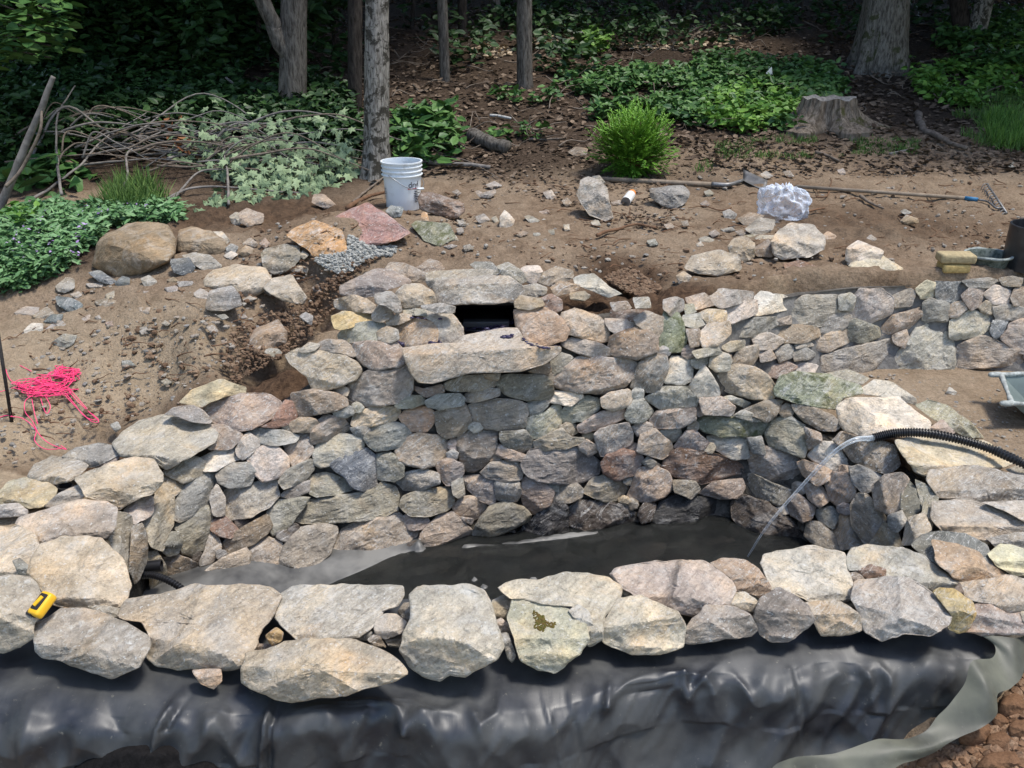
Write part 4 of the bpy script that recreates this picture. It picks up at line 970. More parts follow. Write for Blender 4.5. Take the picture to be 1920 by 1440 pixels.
# loose end of the liner folded back on itself at the right
E1=[(1836,1190,2.37),(1866,1212,2.33),(1862,1236,2.28),(1822,1240,2.25),(1806,1285,2.20),(1762,1342,2.14),(1712,1378,2.10),(1640,1390,2.06),(1560,1415,2.02),(1470,1425,1.98),(1440,1450,1.95)]
O1=[(1925,1190,2.39),(1920,1262,2.26),(1900,1290,2.20),(1872,1303,2.17),(1868,1338,2.13),(1838,1362,2.10),(1780,1392,2.07),(1730,1420,2.04),(1680,1440,2.0),(1560,1480,1.95),(1450,1520,1.9)]
def w3(l): return np.array([aty(*q) for q in l])
ea,oa=catmull(w3(E1),150),catmull(w3(O1),150); tt=np.linspace(0,1,26)[None,:,None]; G=ea[:,None]*(1-tt)+oa[:,None]*tt
un=np.linspace(0,1,150)[:,None]; bul=np.sin(np.pi*tt[...,0])*(.012+.016*np.sin(un*19+1)); G[...,1]-=bul; G[...,2]+=bul*.5
G=G.reshape(-1,3); G[:,1]-=.01*fbm(G*9,2,4)
V2=G.copy(); V2[:,1]+=.002; 
mesh('folded_edge',G,grid_faces(150,26),M['rubber_back'],liner,origin=(1.3,2,-.2))
# heavy rolled fabric heap, bottom left
fb=stone('fabric_heap',[(60,1470),(120,1436),(165,1405),(205,1378),(250,1358),(296,1353),(335,1364),(380,1395),(430,1430),(470,1470),(460,1540),(250,1560),(80,1540)],'Z-.36','D',.3,None,555,soft=.5,bev=2,rough=.01)
M['fabric']=simple('geotextile',(.012,.011,.011),.95,.1,.4,60,.004); fb.data.materials[0]=M['fabric']; tag(fb,'dark matt fabric heaped at the lower left in front of the liner','fabric')
# floor sheet and water
fx=np.linspace(-1.75,1.9,190); fy=np.linspace(2.42,3.85,90); X2,Y2=np.meshgrid(fx,fy); a=X2.ravel();b=Y2.ravel()
sh=(-.50-a)-(3.46-b)*1.25
z=-.515+.035*fbm(P2(a*1.3,b*1.3),3,41)+.10*np.clip(sh+.12*fbm(P2(a*4,b*4),2,43),-.3,.5)+.055
stripP=np.array([atz(872,1024,-.45)[:2],atz(960,1018,-.45)[:2],atz(1040,1008,-.45)[:2],atz(1120,998,-.45)[:2]])
z=np.where(sh<.0,np.minimum(z,-.462),z); sd1=segd(np.stack([a,b],1),[tuple(q) for q in stripP]); z=z+.035*np.exp(-(sd1/.016)**2)
for q in [(786,1028),(890,1086),(1000,1088),(908,1100)]:
    c=atz(q[0],q[1],-.45); z=z+.05*np.exp(-((a-c[0])**2+(b-c[1])**2)/.022**2)
mesh('floor_sheet',np.stack([a,b,z],1),grid_faces(90,190),M['rubber_floor'],liner,origin=(0,3,-.5))
m,n,b_=mat('pond_water',.03,.5); b_.inputs['Base Color'].default_value=(.10,.105,.10,1); b_.inputs['Transmission Weight'].default_value=.9; b_.inputs['IOR'].default_value=1.33
tc=N(n,'ShaderNodeTexCoord').outputs['Object']; bump(n,b_,noise(n,tc,22,3,.5,.5),.002,.6); M['water']=m
wx=np.linspace(-1.72,1.86,60); wy=np.linspace(2.45,3.8,26); X2,Y2=np.meshgrid(wx,wy); imp=atz(1400,1045,-.45)
zz=-.452+.0035*np.sin(np.hypot(X2-imp[0],Y2-imp[1])*70)*np.exp(-np.hypot(X2-imp[0],Y2-imp[1])*5)
tag(mesh('pond_water',np.stack([X2.ravel(),Y2.ravel(),zz.ravel()],1),grid_faces(26,60),M['water'],origin=(0,3,-.452)),'shallow dark water lying on the pond liner',kind='structure')
# spillway box
M['black']=simple('black_plastic',(.016,.016,.018),.35,.5,.4,30); M['grey_bar']=simple('grey_plastic',(.08,.085,.09),.4,.5)
q0=aty(846,622,4.22); q1=aty(972,622,4.22); zb=aty(905,616,4.22)[2]; zt=aty(905,571,4.22)[2]; 
box=empty('spillway_box',(0,4.4,zb),'black plastic spillway box set in the stones under the grey capstone','spillway box')
gs=[]
for (x0,x1,y0,y1,z0,z1) in [(q0[0]-.02,q0[0],4.2,4.55,zb,zt),(q1[0],q1[0]+.02,4.2,4.55,zb,zt),(q0[0],q1[0],4.53,4.55,zb,zt),(q0[0]-.02,q1[0]+.02,4.2,4.55,zb-.02,zb),(q0[0]-.02,q1[0]+.02,4.2,4.55,zt,zt+.02)]:
    V,Fc=rbox_geo(x1-x0,y1-y0,z1-z0,.003,1); gs.append((V+np.array([(x0+x1)/2,(y0+y1)/2,(z0+z1)/2]),Fc))
V,Fc=join(gs); mesh('housing',V,Fc,M['black'],box)
wa=aty(868,607,4.24); wb=aty(955,605,4.24); V,Fc=rbox_geo(wb[0]-wa[0],.05,.03,.004,2); mesh('weir_plate',V+(wa+wb)/2,Fc,M['grey_bar'],box)
M['foam']=simple('purple_foam',(.045,.035,.085),.3,.5,.5,80,.004)
def blobs(paths,r,name,parent,m,n=26):
    gs=[]
    import bmesh
    bm=bmesh.new(); bmesh.ops.create_icosphere(bm,subdivisions=1,radius=1); bv=np.array([v.co[:] for v in bm.verts]); bf=[[v.index for v in f.verts] for f in bm.faces]; bm.free()
    for p in paths:
        C=catmull(p,n); 
        for c in C: gs.append((c+bv*r*rng.uniform(.5,1.25)*np.array([1.3,.8,.55])+rng.normal(size=3)*r*.35,bf))
    V,Fc=join(gs); o=mesh(name,V,Fc,m,parent); o['kind']='stuff'; return o
fp=[[(637,462),(720,474),(800,482)],[(741,606),(760,610),(785,598)],[(560,600),(590,622)],[(932,560),(1000,548),(1080,535),(1180,518)],[(935,530),(1050,520),(1150,512)],[(1195,505),(1212,480)],[(1262,592),(1320,622),(1400,632),(1470,622)],[(1150,575),(1200,574)]]
def foamY(q):
    t=surf_t(SA,[q])[0]; return CAM+rays(q)[0]*t
def onmesh(px,names=None):
    r=rays(px)[0]; dg=bpy.context.evaluated_depsgraph_get(); h,loc,nor,_,ob,_=sc.ray_cast(dg,Vector(CAM),Vector(r).normalized()); return np.array(loc) if h else g1(*px)
bpy.context.view_layer.update()
blobs([[onmesh((560+x/3,440+y/3))-rays((900,600))[0]*.004 for x,y in l] for l in fp],.010,'foam',pond,M['foam'])
# green moss patch on the coping stone
# ------------------------------------------------------------------ hoses and pipes
def corr(name,C,r,m,label,per=.0125):
    Ls=np.linalg.norm(np.diff(C,axis=0),axis=1).sum(); n=int(Ls/per*6); C2=catmull(C,n); ph=np.arange(n)/6*2*math.pi
    rad=r*(1+.17*np.sign(np.sin(ph))*np.abs(np.sin(ph))**.4); V,Fc=tube_geo(C2,rad,14); k=len(V)
    inn=r*.8; Vi,Fi=tube_geo(C2[::3],inn,12,cap=False); o=mesh(name,V,[f for f in Fc if len(f)==4 or f[0]!=13],m,sharp=40); return tag(o,label,'hose')
hp=[(1638,821,3.52,),(1680,812,3.5),(1735,812,3.47),(1800,824,3.42),(1860,843,3.36),(1925,872,3.27),(1990,905,3.2)]
hoseC=[]
for x,y,Yd in hp:
    p=min([onmesh((x,y+k)) for k in (-8,-2,4,10)],key=lambda q:np.linalg.norm(q-CAM)); p=p+(CAM-p)/np.linalg.norm(CAM-p)*.035; hoseC.append(aty(x,y,p[1]))
corr('corrugated_hose',np.array(hoseC),.0185,M['black'],'black corrugated hose lying on the right rim stones and pouring water')
h0=hoseC[0]; s1=aty(1400,1046,imp[1]); st=[h0,aty(1600,826,h0[1]-.02),aty(1562,850,h0[1]-.04),aty(1500,915,h0[1]*.5+imp[1]*.5),aty(1440,985,imp[1]+.01),s1]
SC=catmull(st,90); rad=np.interp(np.linspace(0,1,90),[0,.3,.7,1],[.013,.010,.0065,.0035]); Vs,Fs=tube_geo(SC,rad,12); Vs=Vs+(.003+.005*np.repeat(np.linspace(0,1,90),12))[:,None]*fbm(Vs*40,2,3)[:,None]*np.array([1,1,.4])
m,n,b_=mat('clear_water',.08,1.); b_.inputs['Base Color'].default_value=(.75,.8,.82,1); tr_=N(n,'ShaderNodeBsdfTransparent'); ms=N(n,'ShaderNodeMixShader'); lw=N(n,'ShaderNodeLayerWeight'); lw.inputs[0].default_value=.45; mt=N(n,'ShaderNodeMath',operation='ADD'); mt.inputs[1].default_value=.05; n.links.new(lw.outputs['Facing'],mt.inputs[0]); n.links.new(mt.outputs[0],ms.inputs[0]); n.links.new(tr_.outputs[0],ms.inputs[1]); n.links.new(b_.outputs[0],ms.inputs[2]); n.links.new(ms.outputs[0],n.nodes['Material Output'].inputs[0]); M['jet']=m
tag(mesh('water_jet',Vs,Fs,m),'thin clear arc of water falling from the hose into the pond','water stream')
ha=[(266,1078,3.02),(290,1079,3.02),(315,1088,3.0),(340,1104,2.97),(352,1125,2.93)]
corr('corrugated_hose',np.array([aty(*q) for q in ha]),.0135,M['black'],'short black corrugated hose end below the left wall beside the pipe stub',.011)
pc=aty(287,1062,3.07); Vp,Fp=lathe_geo([(0.019,-.05),(.025,-.05),(.025,.035),(.021,.035),(.021,-.03),(0,-.03)],24); o=mesh('pipe_stub',xform(Vp,pc,(0,R(88),R(8))),Fp,M['black'],sharp=40); tag(o,'short black pipe stub poking out of the left pond wall','pipe')
pc=onmesh((124,925)); Vp,Fp=lathe_geo([(.026,-.12),(.029,-.12),(.029,.0),(.033,.0),(.033,.012),(.027,.012),(.027,-.10),(0,-.10)],28); o=mesh('pipe_riser',xform(Vp,aty(122,916,3.3)+np.array([0,0,-.0]),(R(-6),R(4),0)),Fp,M['black'],sharp=40); tag(o,'black upright pipe end rising between the left rim stones','pipe')
# ------------------------------------------------------------------ bucket
M['white_plastic']=simple('white_plastic',(.66,.70,.72),.4,.45,.0); m,n,b_=mat('bucket_plastic',.42,.4); tc=N(n,'ShaderNodeTexCoord').outputs['Object']
d=ramp(n,noise(n,tc,9,6,.72,.5),[(.55,0.),(.72,.55)]); c=mix(n,d,(.68,.72,.74),(.30,.28,.25)); n.links.new(c,b_.inputs['Base Color']); M['bucket']=m
bb=g1(757,391); bs=(np.linalg.norm(bb-CAM)*.0433)/.305; bk=empty('bucket',tuple(bb),'white plastic bucket with a wire handle on the dirt before the tree','bucket')
hh=.365*bs; rt=.150*bs; rb=.128*bs
pr=[(0,.004),(rb,.004),(rb+.002,.01)]+[(rb+(rt-rb)*k,hh*k) for k in (.3,.6,.70)]+[(rt-.006,hh*.715),(rt+.006,hh*.72),(rt+.006,hh*.735),(rt-.003,hh*.745),(rt-.002,hh*.80),(rt+.006,hh*.805),(rt+.006,hh*.82),(rt-.002,hh*.83),(rt-.001,hh*.89),(rt+.006,hh*.895),(rt+.006,hh*.91),(rt-.001,hh*.92),(rt,hh*.97),(rt+.008,hh*.975),(rt+.008,hh),(rt-.004,hh),(rt-.006,hh*.7),(rb-.004,.012),(0,.012)]
V,Fc=lathe_geo(pr,48,bb); mesh('shell',V,Fc,M['bucket'],bk,sharp=35)
M['wire']=simple('wire',(.35,.36,.37),.35,.5,metal=.8)
hw=[bb+np.array([math.sin(t)*(rt+.012),-math.cos(t)*(rt+.012),0])+np.array([0,0,z*hh]) for t,z in [(-.55,.76),(-.25,.69),(.1,.58),(.45,.50),(.85,.46),(1.2,.47),(1.7,.52),(2.2,.62),(2.55,.76)]]
tube('handle',catmull(hw,40),.0028,M['wire'],bk,6)
gp=bb+np.array([math.sin(1.05)*(rt+.013),-math.cos(1.05)*(rt+.013),.455*hh]); tube('handle_grip',[gp+np.array([-.022,-.014,.003]),gp+np.array([.022,.018,-.001])],.009,M['white_plastic'],bk,10)
M['ink']=simple('ink_dark',(.03,.03,.05),.5,.3); M['ink_red']=simple('ink_red',(.35,.03,.05),.5,.3)
def text(body,size,th0,zc,R0,parent,m,name='lettering'):
    cu=bpy.data.curves.new(name,'FONT'); cu.body=body; cu.size=size; cu.extrude=.0004; to=bpy.data.objects.new(name,cu); link(to)
    bpy.context.view_layer.update(); me=bpy.data.meshes.new_from_object(to.evaluated_get(bpy.context.evaluated_depsgraph_get())); bpy.data.objects.remove(to)
    co=np.array([v.co[:] for v in me.vertices]); th=th0+co[:,0]/R0; rr=R0+.001+co[:,2]; V=np.stack([np.sin(th)*rr,-np.cos(th)*rr,zc+co[:,1]],1)+bb
    Fc=[list(p.vertices) for p in me.polygons]; bpy.data.meshes.remove(me); return mesh(name,V,Fc,m,parent)
rm=rb+(rt-rb)*.5
text('dryl',.062*bs,.42,hh*.50,rm+.003,bk,M['ink'])
def patch(t0,t1,z0,z1,m,name):
    a=np.linspace(t0,t1,10); V=np.array([[np.sin(t)*(rm+.0045),-np.cos(t)*(rm+.0045),z] for z in (z0,z1) for t in a])+bb; return mesh(name,V,grid_faces(2,10),m,bk)
patch(.38,1.05,hh*.47,hh*.485,M['ink_red'],'printed_line'); 
for k in range(7):
    z=hh*(.40-.035*k); patch(.72+rng.random()*.1,.95+rng.random()*.25,z,z+.006,M['ink'],'printed_line')
    patch(-1.35,-1.0+rng.random()*.1,z+.02,z+.024,M['grey_bar'],'printed_line')
# ------------------------------------------------------------------ can, shovel, rake, bag, flag
def cyl_between(name,a,b,r,m,parent=None,sides=20,prof=None):
    a=np.array(a);b=np.array(b); L=np.linalg.norm(b-a); V,Fc=lathe_geo(prof(L) if prof else [(0,0),(r,0),(r,L),(0,L)],sides); q=Vector((0,0,1)).rotation_difference(Vector(b-a)); V=V@np.array(q.to_matrix()).T+a
    return mesh(name,V,Fc,m,parent,sharp=35)
ca=g1(1173,386)+np.array([0,0,.03]); cb=g1(1186,372)+np.array([0,0,.045]); ax=(cb-ca)/np.linalg.norm(cb-ca); can=empty('spray_can',tuple(ca),'small white can with an orange cap lying on the dirt','can')
M['white_paint']=simple('white_paint',(.7,.7,.68),.4,.4); M['orange']=simple('orange_plastic',(.65,.22,.05),.5,.4); M['steel']=simple('dull_steel',(.22,.215,.21),.5,.5,.4,20,metal=.6)
cyl_between('can_body',ca,ca+ax*.16,.034,M['white_paint'],can,24,lambda L:[(0,.004),(.028,.004),(.034,0),(.034,.008),(.034,L-.01),(.028,L),(0,L)])
cyl_between('cap',ca+ax*.16,ca+ax*.20,.03,M['orange'],can,24,lambda L:[(.030,0),(.030,L*.7),(.026,L),(0,L)]); cyl_between('base_rim',ca-ax*.004,ca+ax*.003,.033,M['steel'],can)
def gp_(x,y,h=.015): return g1(x,y)+np.array([0,0,h])
M['ash']=simple('worn_ash_wood',(.27,.215,.16),.75,.25,.35,12); M['blue']=simple('blue_band',(.04,.16,.30),.6,.3)
sh=empty('shovel',tuple(gp_(1130,345)),'long handled shovel lying on the dirt under the green shrub','shovel')
A0,A1,A2=gp_(1126,343,.03),gp_(1338,351,.02),gp_(1392,346,.03); tube('handle',[A0,A1],.019,M['ash'],sh,12); tube('socket',catmull([A1-(A1-A0)*.02,gp_(1365,352,.022),A2],12),np.linspace(.021,.014,12),M['steel'],sh,12)
p=[gp_(1390,333,.055),gp_(1412,337,.03),gp_(1437,350,.02),gp_(1430,358,.012),gp_(1400,349,.045)]
gA,gB=gp_(1392,336,.075),gp_(1393,347,.035); gC,gD=gp_(1438,349,.045),gp_(1434,361,.01); V=[]
for i in range(9):
    for j in range(7):
        u,v=i/8,j/6; q=(gA*(1-u)+gC*u)*(1-v)+(gB*(1-u)+gD*u)*v; q=q+np.array([0,.0,-.03*math.sin(math.pi*v)*(1-.5*u)]); V.append(q)
V=np.array(V); bl=mesh('blade',V,grid_faces(9,7),M['steel'],sh); md=bl.modifiers.new('t','SOLIDIFY'); md.thickness=.003
rk=empty('rake',tuple(gp_(1650,370)),'garden rake with a pale wooden handle lying behind the plastic bag','rake')
B0,B1,B2=gp_(1490,357,.03),gp_(1808,378,.025),gp_(1832,381,.025); tube('handle',[B0,B1],.0135,M['ash'],rk,12); tube('ferrule',[B1,B2],.0145,M['blue'],rk,12)
hd0,hd1=gp_(1848,358,.05),gp_(1886,405,.02); tube('neck',catmull([B2,gp_(1850,386,.03),gp_(1866,398,.03),(hd0+hd1)/2*.35+hd1*.65],14),.007,M['steel'],rk,8); tube('rake_head',[hd0,hd1],.008,M['steel'],rk,8)
for k in range(13):
    q=hd0+(hd1-hd0)*(k/12); tube('tine',catmull([q,q+np.array([-.03,-.01,-.0]),q+np.array([-.05,-.02,-.045])],5),[.004,.004,.0035,.003,.0015],M['steel'],rk,6)
import bmesh
bm=bmesh.new(); bmesh.ops.create_icosphere(bm,subdivisions=5,radius=1); V=np.array([v.co[:] for v in bm.verts]); Fc=[[v.index for v in f.verts] for f in bm.faces]; bm.free()
bc=g1(1465,408); br=.165; nz=1-np.abs(fbm(V*1.9,2,61)); nz2=1-np.abs(fbm(V*np.array([4,4,2]),2,63)); rr=.72+.26*nz**2+.20*fbm(V*1.3,2,65)+.06*nz2+.09*np.sin(9*np.arctan2(V[:,1],V[:,0])+4*V[:,2]+3*fbm(V*2,2,5))*np.clip(V[:,2]+.5,0,1); V=V*rr[:,None]*np.array([br*1.05,br*.8,br*.92]); V[:,2]=np.maximum(V[:,2],-br*.55)+br*.5
m,n,b_=mat('clear_film',.28,.6); b_.inputs['Base Color'].default_value=(.78,.85,.97,1); trn=N(n,'ShaderNodeBsdfTransparent'); ms=N(n,'ShaderNodeMixShader'); lw=N(n,'ShaderNodeLayerWeight'); lw.inputs[0].default_value=.35
tc=N(n,'ShaderNodeTexCoord').outputs['Object']; nn=noise(n,tc,11,4,.6,2.2); bump(n,b_,nn,.03,1.); mt=N(n,'ShaderNodeMath',operation='ADD'); mt.inputs[1].default_value=.17; n.links.new(lw.outputs['Facing'],mt.inputs[0]); n.links.new(mt.outputs[0],ms.inputs[0]); n.links.new(trn.outputs[0],ms.inputs[1]); n.links.new(b_.outputs[0],ms.inputs[2]); n.links.new(ms.outputs[0],n.nodes['Material Output'].inputs[0])
tag(mesh('plastic_bag',V+bc,Fc,m),'crumpled translucent plastic bag lying on the dirt between the shovel and rake','plastic bag')
fl=empty('marker_flag',tuple(g1(1440,165)),'small white marker flag on a thin wire in the dark ground cover','marker flag'); f0=g1(1440,165); ft=aty(1441,128,f0[1]); tube('wire',catmull([f0-np.array([0,0,.05]),(f0+ft)/2,ft+np.array([0,0,.02])],8),.0022,M['wire'],fl,5)
q=[aty(1447,125,f0[1]),aty(1436,137,f0[1]-.03),aty(1444,149,f0[1]-.01),aty(1449,146,f0[1]+.02)]; V=np.vstack([q,np.array(q)+np.array([0,.004,0])]); mesh('flag',V,[[0,1,2,3],[7,6,5,4],[0,4,5,1],[1,5,6,2],[2,6,7,3],[3,7,4,0]],M['white_paint'],fl,smoothf=False)
# ------------------------------------------------------------------ things on the retaining wall
sb=g1(1795,508); M['sponge']=simple('sponge',(.52,.38,.16),.95,.1,.3,60,.006); M['sponge2']=simple('sponge_dusty',(.42,.34,.20),.95,.1,.3,50,.006)
dS=np.linalg.norm(sb-CAM)
def sponge(px0,px1,zc,m,lab,rz):
    a=aty(px0,zc,sb[1]); b=aty(px1,zc,sb[1]); L=b[0]-a[0]; V,Fc=rbox_geo(L,.11,.052,.018,4); V=xform(V,(a+b)/2+np.array([0,.02,0]),(0,0,rz)); V[:,2]+=.004*fbm(V*25,2,7); tag(mesh('sponge',V,Fc,m),lab,'sponge')
sponge(1765,1816,502,M['sponge'],'lower yellow sponge of the two stacked on the wall top',.0)
sponge(1763,1828,484,M['sponge2'],'dusty tan sponge lying on top of the yellow sponge',-.06)
pc=g1(1865,510); pr=.118; V,Fc=lathe_geo([(0,.0),(pr*.78,.0),(pr*.86,.01),(pr*.95,.06),(pr*1.08,.068),(pr*1.10,.078),(pr*1.0,.078),(pr*.93,.066),(pr*.82,.02),(0,.02)],40); V[:,2]+=.004*fbm(V*14,2,3)
M['tub']=simple('cement_stained_rubber',(.045,.06,.05),.8,.2,.0,40,.004,None); M['tub']=simple('cement_stained_rubber',(.04,.055,.045),.8,.2,.3,35,.004,(.15,.17,.15)); M['tubrim']=simple('cement_crust',(.32,.35,.33),.9,.2,.4,30,.005)
mp_=empty('mixing_pan',tuple(pc),'low round mixing pan crusted with cement beside the yellow sponges','mixing pan'); mesh('pan',V+pc+np.array([0,.10,0]),Fc,M['tub'],mp_,sharp=50)
V,Fc=lathe_geo([(pr*1.06,.068),(pr*1.14,.072),(pr*1.12,.084),(pr*1.02,.083),(pr*1.0,.076)],40); V[:,2]+=.006*fbm(V*20,2,8); mesh('rim',V+pc+np.array([0,.10,0]),Fc,M['tubrim'],mp_)
pc=g1(1932,508); dd=np.linalg.norm(pc-CAM); r0=45*dd/F; hh2=68*dd/F/.96; V,Fc=lathe_geo([(r0-.008,0),(r0,0),(r0,hh2*.99),(r0-.004,hh2),(r0-.01,hh2),(r0-.012,.02),(0,.02)],48,pc+np.array([.04,r0*.4,0])); tag(mesh('drain_pipe',V,Fc,simple('scuffed_black',(.014,.014,.017),.3,.5,.5,12,.002,(.03,.032,.035)),sharp=40),'wide black plastic pipe section standing upright at the right edge','pipe')
# wheelbarrow tray at the right edge
wb=empty('wheelbarrow',tuple(aty(1960,770,3.95)),'grey green wheelbarrow tray entering the picture over the patio dirt','wheelbarrow')
c0=aty(1877,703,4.2); c1=aty(1897,756,3.92); c2=aty(2160,775,3.9); c3=aty(2140,690,4.25)
M['tray']=simple('painted_tray',(.15,.185,.175),.5,.4,.2,9,.002); M['traydirt']=simple('cement_rim',(.42,.44,.41),.9,.2,.5,40,.006)
rim=np.array([c0,c1,c2,c3]); cen=rim.mean(0); bot=cen+(rim-cen)*.62-np.array([0,0,.12]); V=np.vstack([rim,bot,cen+(rim-cen)*.97+np.array([0,0,-.004]),cen+(bot-cen)*.97+np.array([0,0,.008])])
bmq=bmesh.new(); vs_=[bmq.verts.new(v) for v in V]
for f in [(0,1,5,4),(1,2,6,5),(2,3,7,6),(3,0,4,7),(4,5,6,7),(8,12,13,9),(9,13,14,10),(10,14,15,11),(11,15,12,8),(12,15,14,13),(0,8,9,1),(1,9,10,2),(2,10,11,3),(3,11,8,0)]: bmq.faces.new([vs_[i] for i in f])
bmesh.ops.recalc_face_normals(bmq,faces=bmq.faces[:]); Vv=np.array([v.co[:] for v in bmq.verts]); Ff=[[v.index for v in f.verts] for f in bmq.faces]; bmq.free(); mesh('tray',Vv,Ff,M['tray'],wb,smoothf=False)
RC=catmull(np.vstack([c3,c0,c0*.97+c1*.03,c1*.97+c0*.03,c1,c2]),80); Vt,Ft=tube_geo(RC,.011+.003*fbm(RC*30,2,3),10); mesh('rim',Vt,Ft,M['traydirt'],wb)
for sx in (.0,.28):
    q=c1+np.array([.32+sx,.12,-.02]); tube('leg',[q,np.array([q[0],q[1]-.02,-.06])],.014,M['steel'],wb,10)
# tape measure
tp=onmesh((80,1152)); tm=empty('tape_measure',tuple(tp),'yellow and black tape measure lying on the pale left rim stone','tape measure')
M['yellow']=simple('yellow_plastic',(.75,.42,.02),.4,.4); M['rubblk']=simple('black_rubber',(.02,.02,.022),.6,.3); tr=(R(28),R(-6),R(-28)); tc_=tp+np.array([0,.01,.03])
def tpart(nm,V,Fc,m): mesh(nm,xform(V,tc_,tr),Fc,m,tm,sharp=40)
V,Fc=rbox_geo(.052,.082,.034,.012,3); tpart('case',V,Fc,M['yellow']); V,Fc=rbox_geo(.036,.058,.012,.006,2); tpart('side_panel',V+np.array([0,.003,.014]),Fc,M['rubblk'])
V,Fc=rbox_geo(.014,.036,.006,.002,2); tpart('belt_clip',xform(V,(0,.002,.022),(0,0,-.2)),Fc,M['yellow']); V,Fc=rbox_geo(.028,.016,.030,.004,2); tpart('grip',V+np.array([-.016,-.036,-.003]),Fc,M['rubblk']); V,Fc=rbox_geo(.006,.018,.004,.001,1); tpart('tape_end',V+np.array([-.030,-.010,-.012]),Fc,M['steel'])
# steel stake and pink string
s0=g1(19,782); s1=aty(-6,610,s0[1]+.02); tag(tube('steel_stake',[s0-np.array([0,0,.05]),s1],.0085,simple('rusty_bar',(.035,.03,.028),.7,.3,.5,60),sides=10),'dark steel stake driven into the dirt at the left edge','stake')
M['pink']=simple('pink_twine',(.85,.07,.20),.7,.2); paths=[]
cc=[(105,718,44,16),(70,730,46,15),(125,705,30,13),(90,738,55,12)]
for k in range(20):
    cx_,cy_,rx,ry=cc[k%4]; n_=rng.integers(9,16); a0=rng.random()*6.28; pts=[]
    for j in range(n_):
        a0+=rng.uniform(.5,1.6)*(1 if k%2 else -1); s=rng.uniform(.3,1.05); pts.append((cx_+math.cos(a0)*rx*s+rng.normal()*3,cy_+math.sin(a0)*ry*s+rng.normal()*2))
    paths.append(pts)
paths+=[[(125,730),(140,750),(160,768),(186,795),(172,793),(150,775),(122,745)],[(128,728),(148,752),(170,775),(185,790),(160,785),(135,755),(118,735)],[(75,738),(50,755),(48,775),(62,795),(75,820),(95,835),(125,848),(115,840)],[(20,785),(45,790),(68,810),(66,830),(85,845),(120,846)],[(-10,742),(15,733),(40,725),(20,715),(12,690),(30,685),(60,700)],[(75,740),(80,760),(88,778),(95,765),(85,745)],[(-15,790),(10,783),(24,784)],[(60,750),(66,780),(72,800)]]
gs=[]
for i,pts in enumerate(paths):
    g=ground(pts); g[:,2]+=.006+rng.random(len(pts))*(.022 if i<20 else .01); C=catmull(g,len(pts)*7); gs.append(tube_geo(C,.0020,5))
V,Fc=join(gs); tag(mesh('pink_string',V,Fc,M['pink']),'tangled heap of bright pink mason string on the left dirt','string')
# ------------------------------------------------------------------ trees
crownC=[]; gaps=[g1(900,100),g1(1040,85),g1(1240,90)]; lit_dir=np.array(sd)
def blocks(c,rad=4.3):
    return any(math.hypot(*( (g+lit_dir*((c[2]-g[2])/lit_dir[2]))[:2]-np.array(c[:2])))<rad for g in gaps)
def crown_mesh(seed,n=5200):
    r_=np.random.default_rng(seed); nb=16; bc=np.clip(r_.normal(size=(nb,3)),-1.15,1.15)*np.array([1.15,1.15,.55]); br_=r_.uniform(.5,.95,nb); k=r_.integers(0,nb,n); d=r_.normal(size=(n,3)); d/=np.linalg.norm(d,axis=1)[:,None]
    C=bc[k]+d*(br_[k]*r_.random(n)**.4)[:,None]; D=r_.normal(size=(n,3)); D[:,2]-=.3; Nn=r_.normal(size=(n,3))*.6+np.array([0,0,1])
    V,Fc,a=leaf_geo(C,D,Nn,r_.uniform(.18,.30,n),.17,r_.random(n)); return V,Fc,a
CR=[crown_mesh(s) for s in (1,2,3)]; CRme=[]
for i,(V,Fc,a) in enumerate(CR):
    o=mesh('crown',V,Fc,M['leaf_can'],None,origin=(0,0,0),smoothf=False,attr={'var':a}); CRme.append(o.data); bpy.data.objects.remove(o)
def trunk_geo(basep,top,r0,r1,flare=1.5,sides=30,rings=70,roots=5,seed=0,wob=.03):
    t=np.linspace(0,1,rings)**1.6; Ht=top[2]-basep[2]; C=basep[None]*(1-t[:,None])+top[None]*t[:,None]; C[:,0]+=wob*np.sin(t*5+seed)*t; h=C[:,2]-basep[2]
    a=np.linspace(0,2*math.pi,sides,endpoint=False); rad=r0*(1-t)+r1*t
    fl_=np.exp(-np.clip(h,0,9)/(r0*1.6)); rr=rad[:,None]*(1+(flare-1)*fl_[:,None]*(1+.45*np.sin(a*roots+seed)[None]+.25*np.sin(a*(roots*2-1)+seed*2)[None]))
    Pn=np.stack([np.cos(a)[None]*rad[:,None]*5/r0*.4+seed,np.sin(a)[None]*rad[:,None]*5/r0*.4,np.repeat(h[:,None],sides,1)*1.2],-1).reshape(-1,3)
    rr=rr*(1+.07*fbm(Pn,3,seed%13).reshape(rings,sides)+.03*fbm(Pn*np.array([5,5,1.5]),2,seed%7).reshape(rings,sides))
    V=np.stack([C[:,0][:,None]+rr*np.cos(a),C[:,1][:,None]+rr*np.sin(a),np.repeat(C[:,2][:,None],sides,1)],-1).reshape(-1,3); return V,grid_faces(rings,sides,True)
def add_crown(parent,c,s,k):
    o=bpy.data.objects.new('crown',CRme[k%3]); link(o); o.parent=parent; o.location=Vector(c)-parent.location; o.scale=(s,s,s*.8); o.rotation_euler=(0,0,k*1.3)
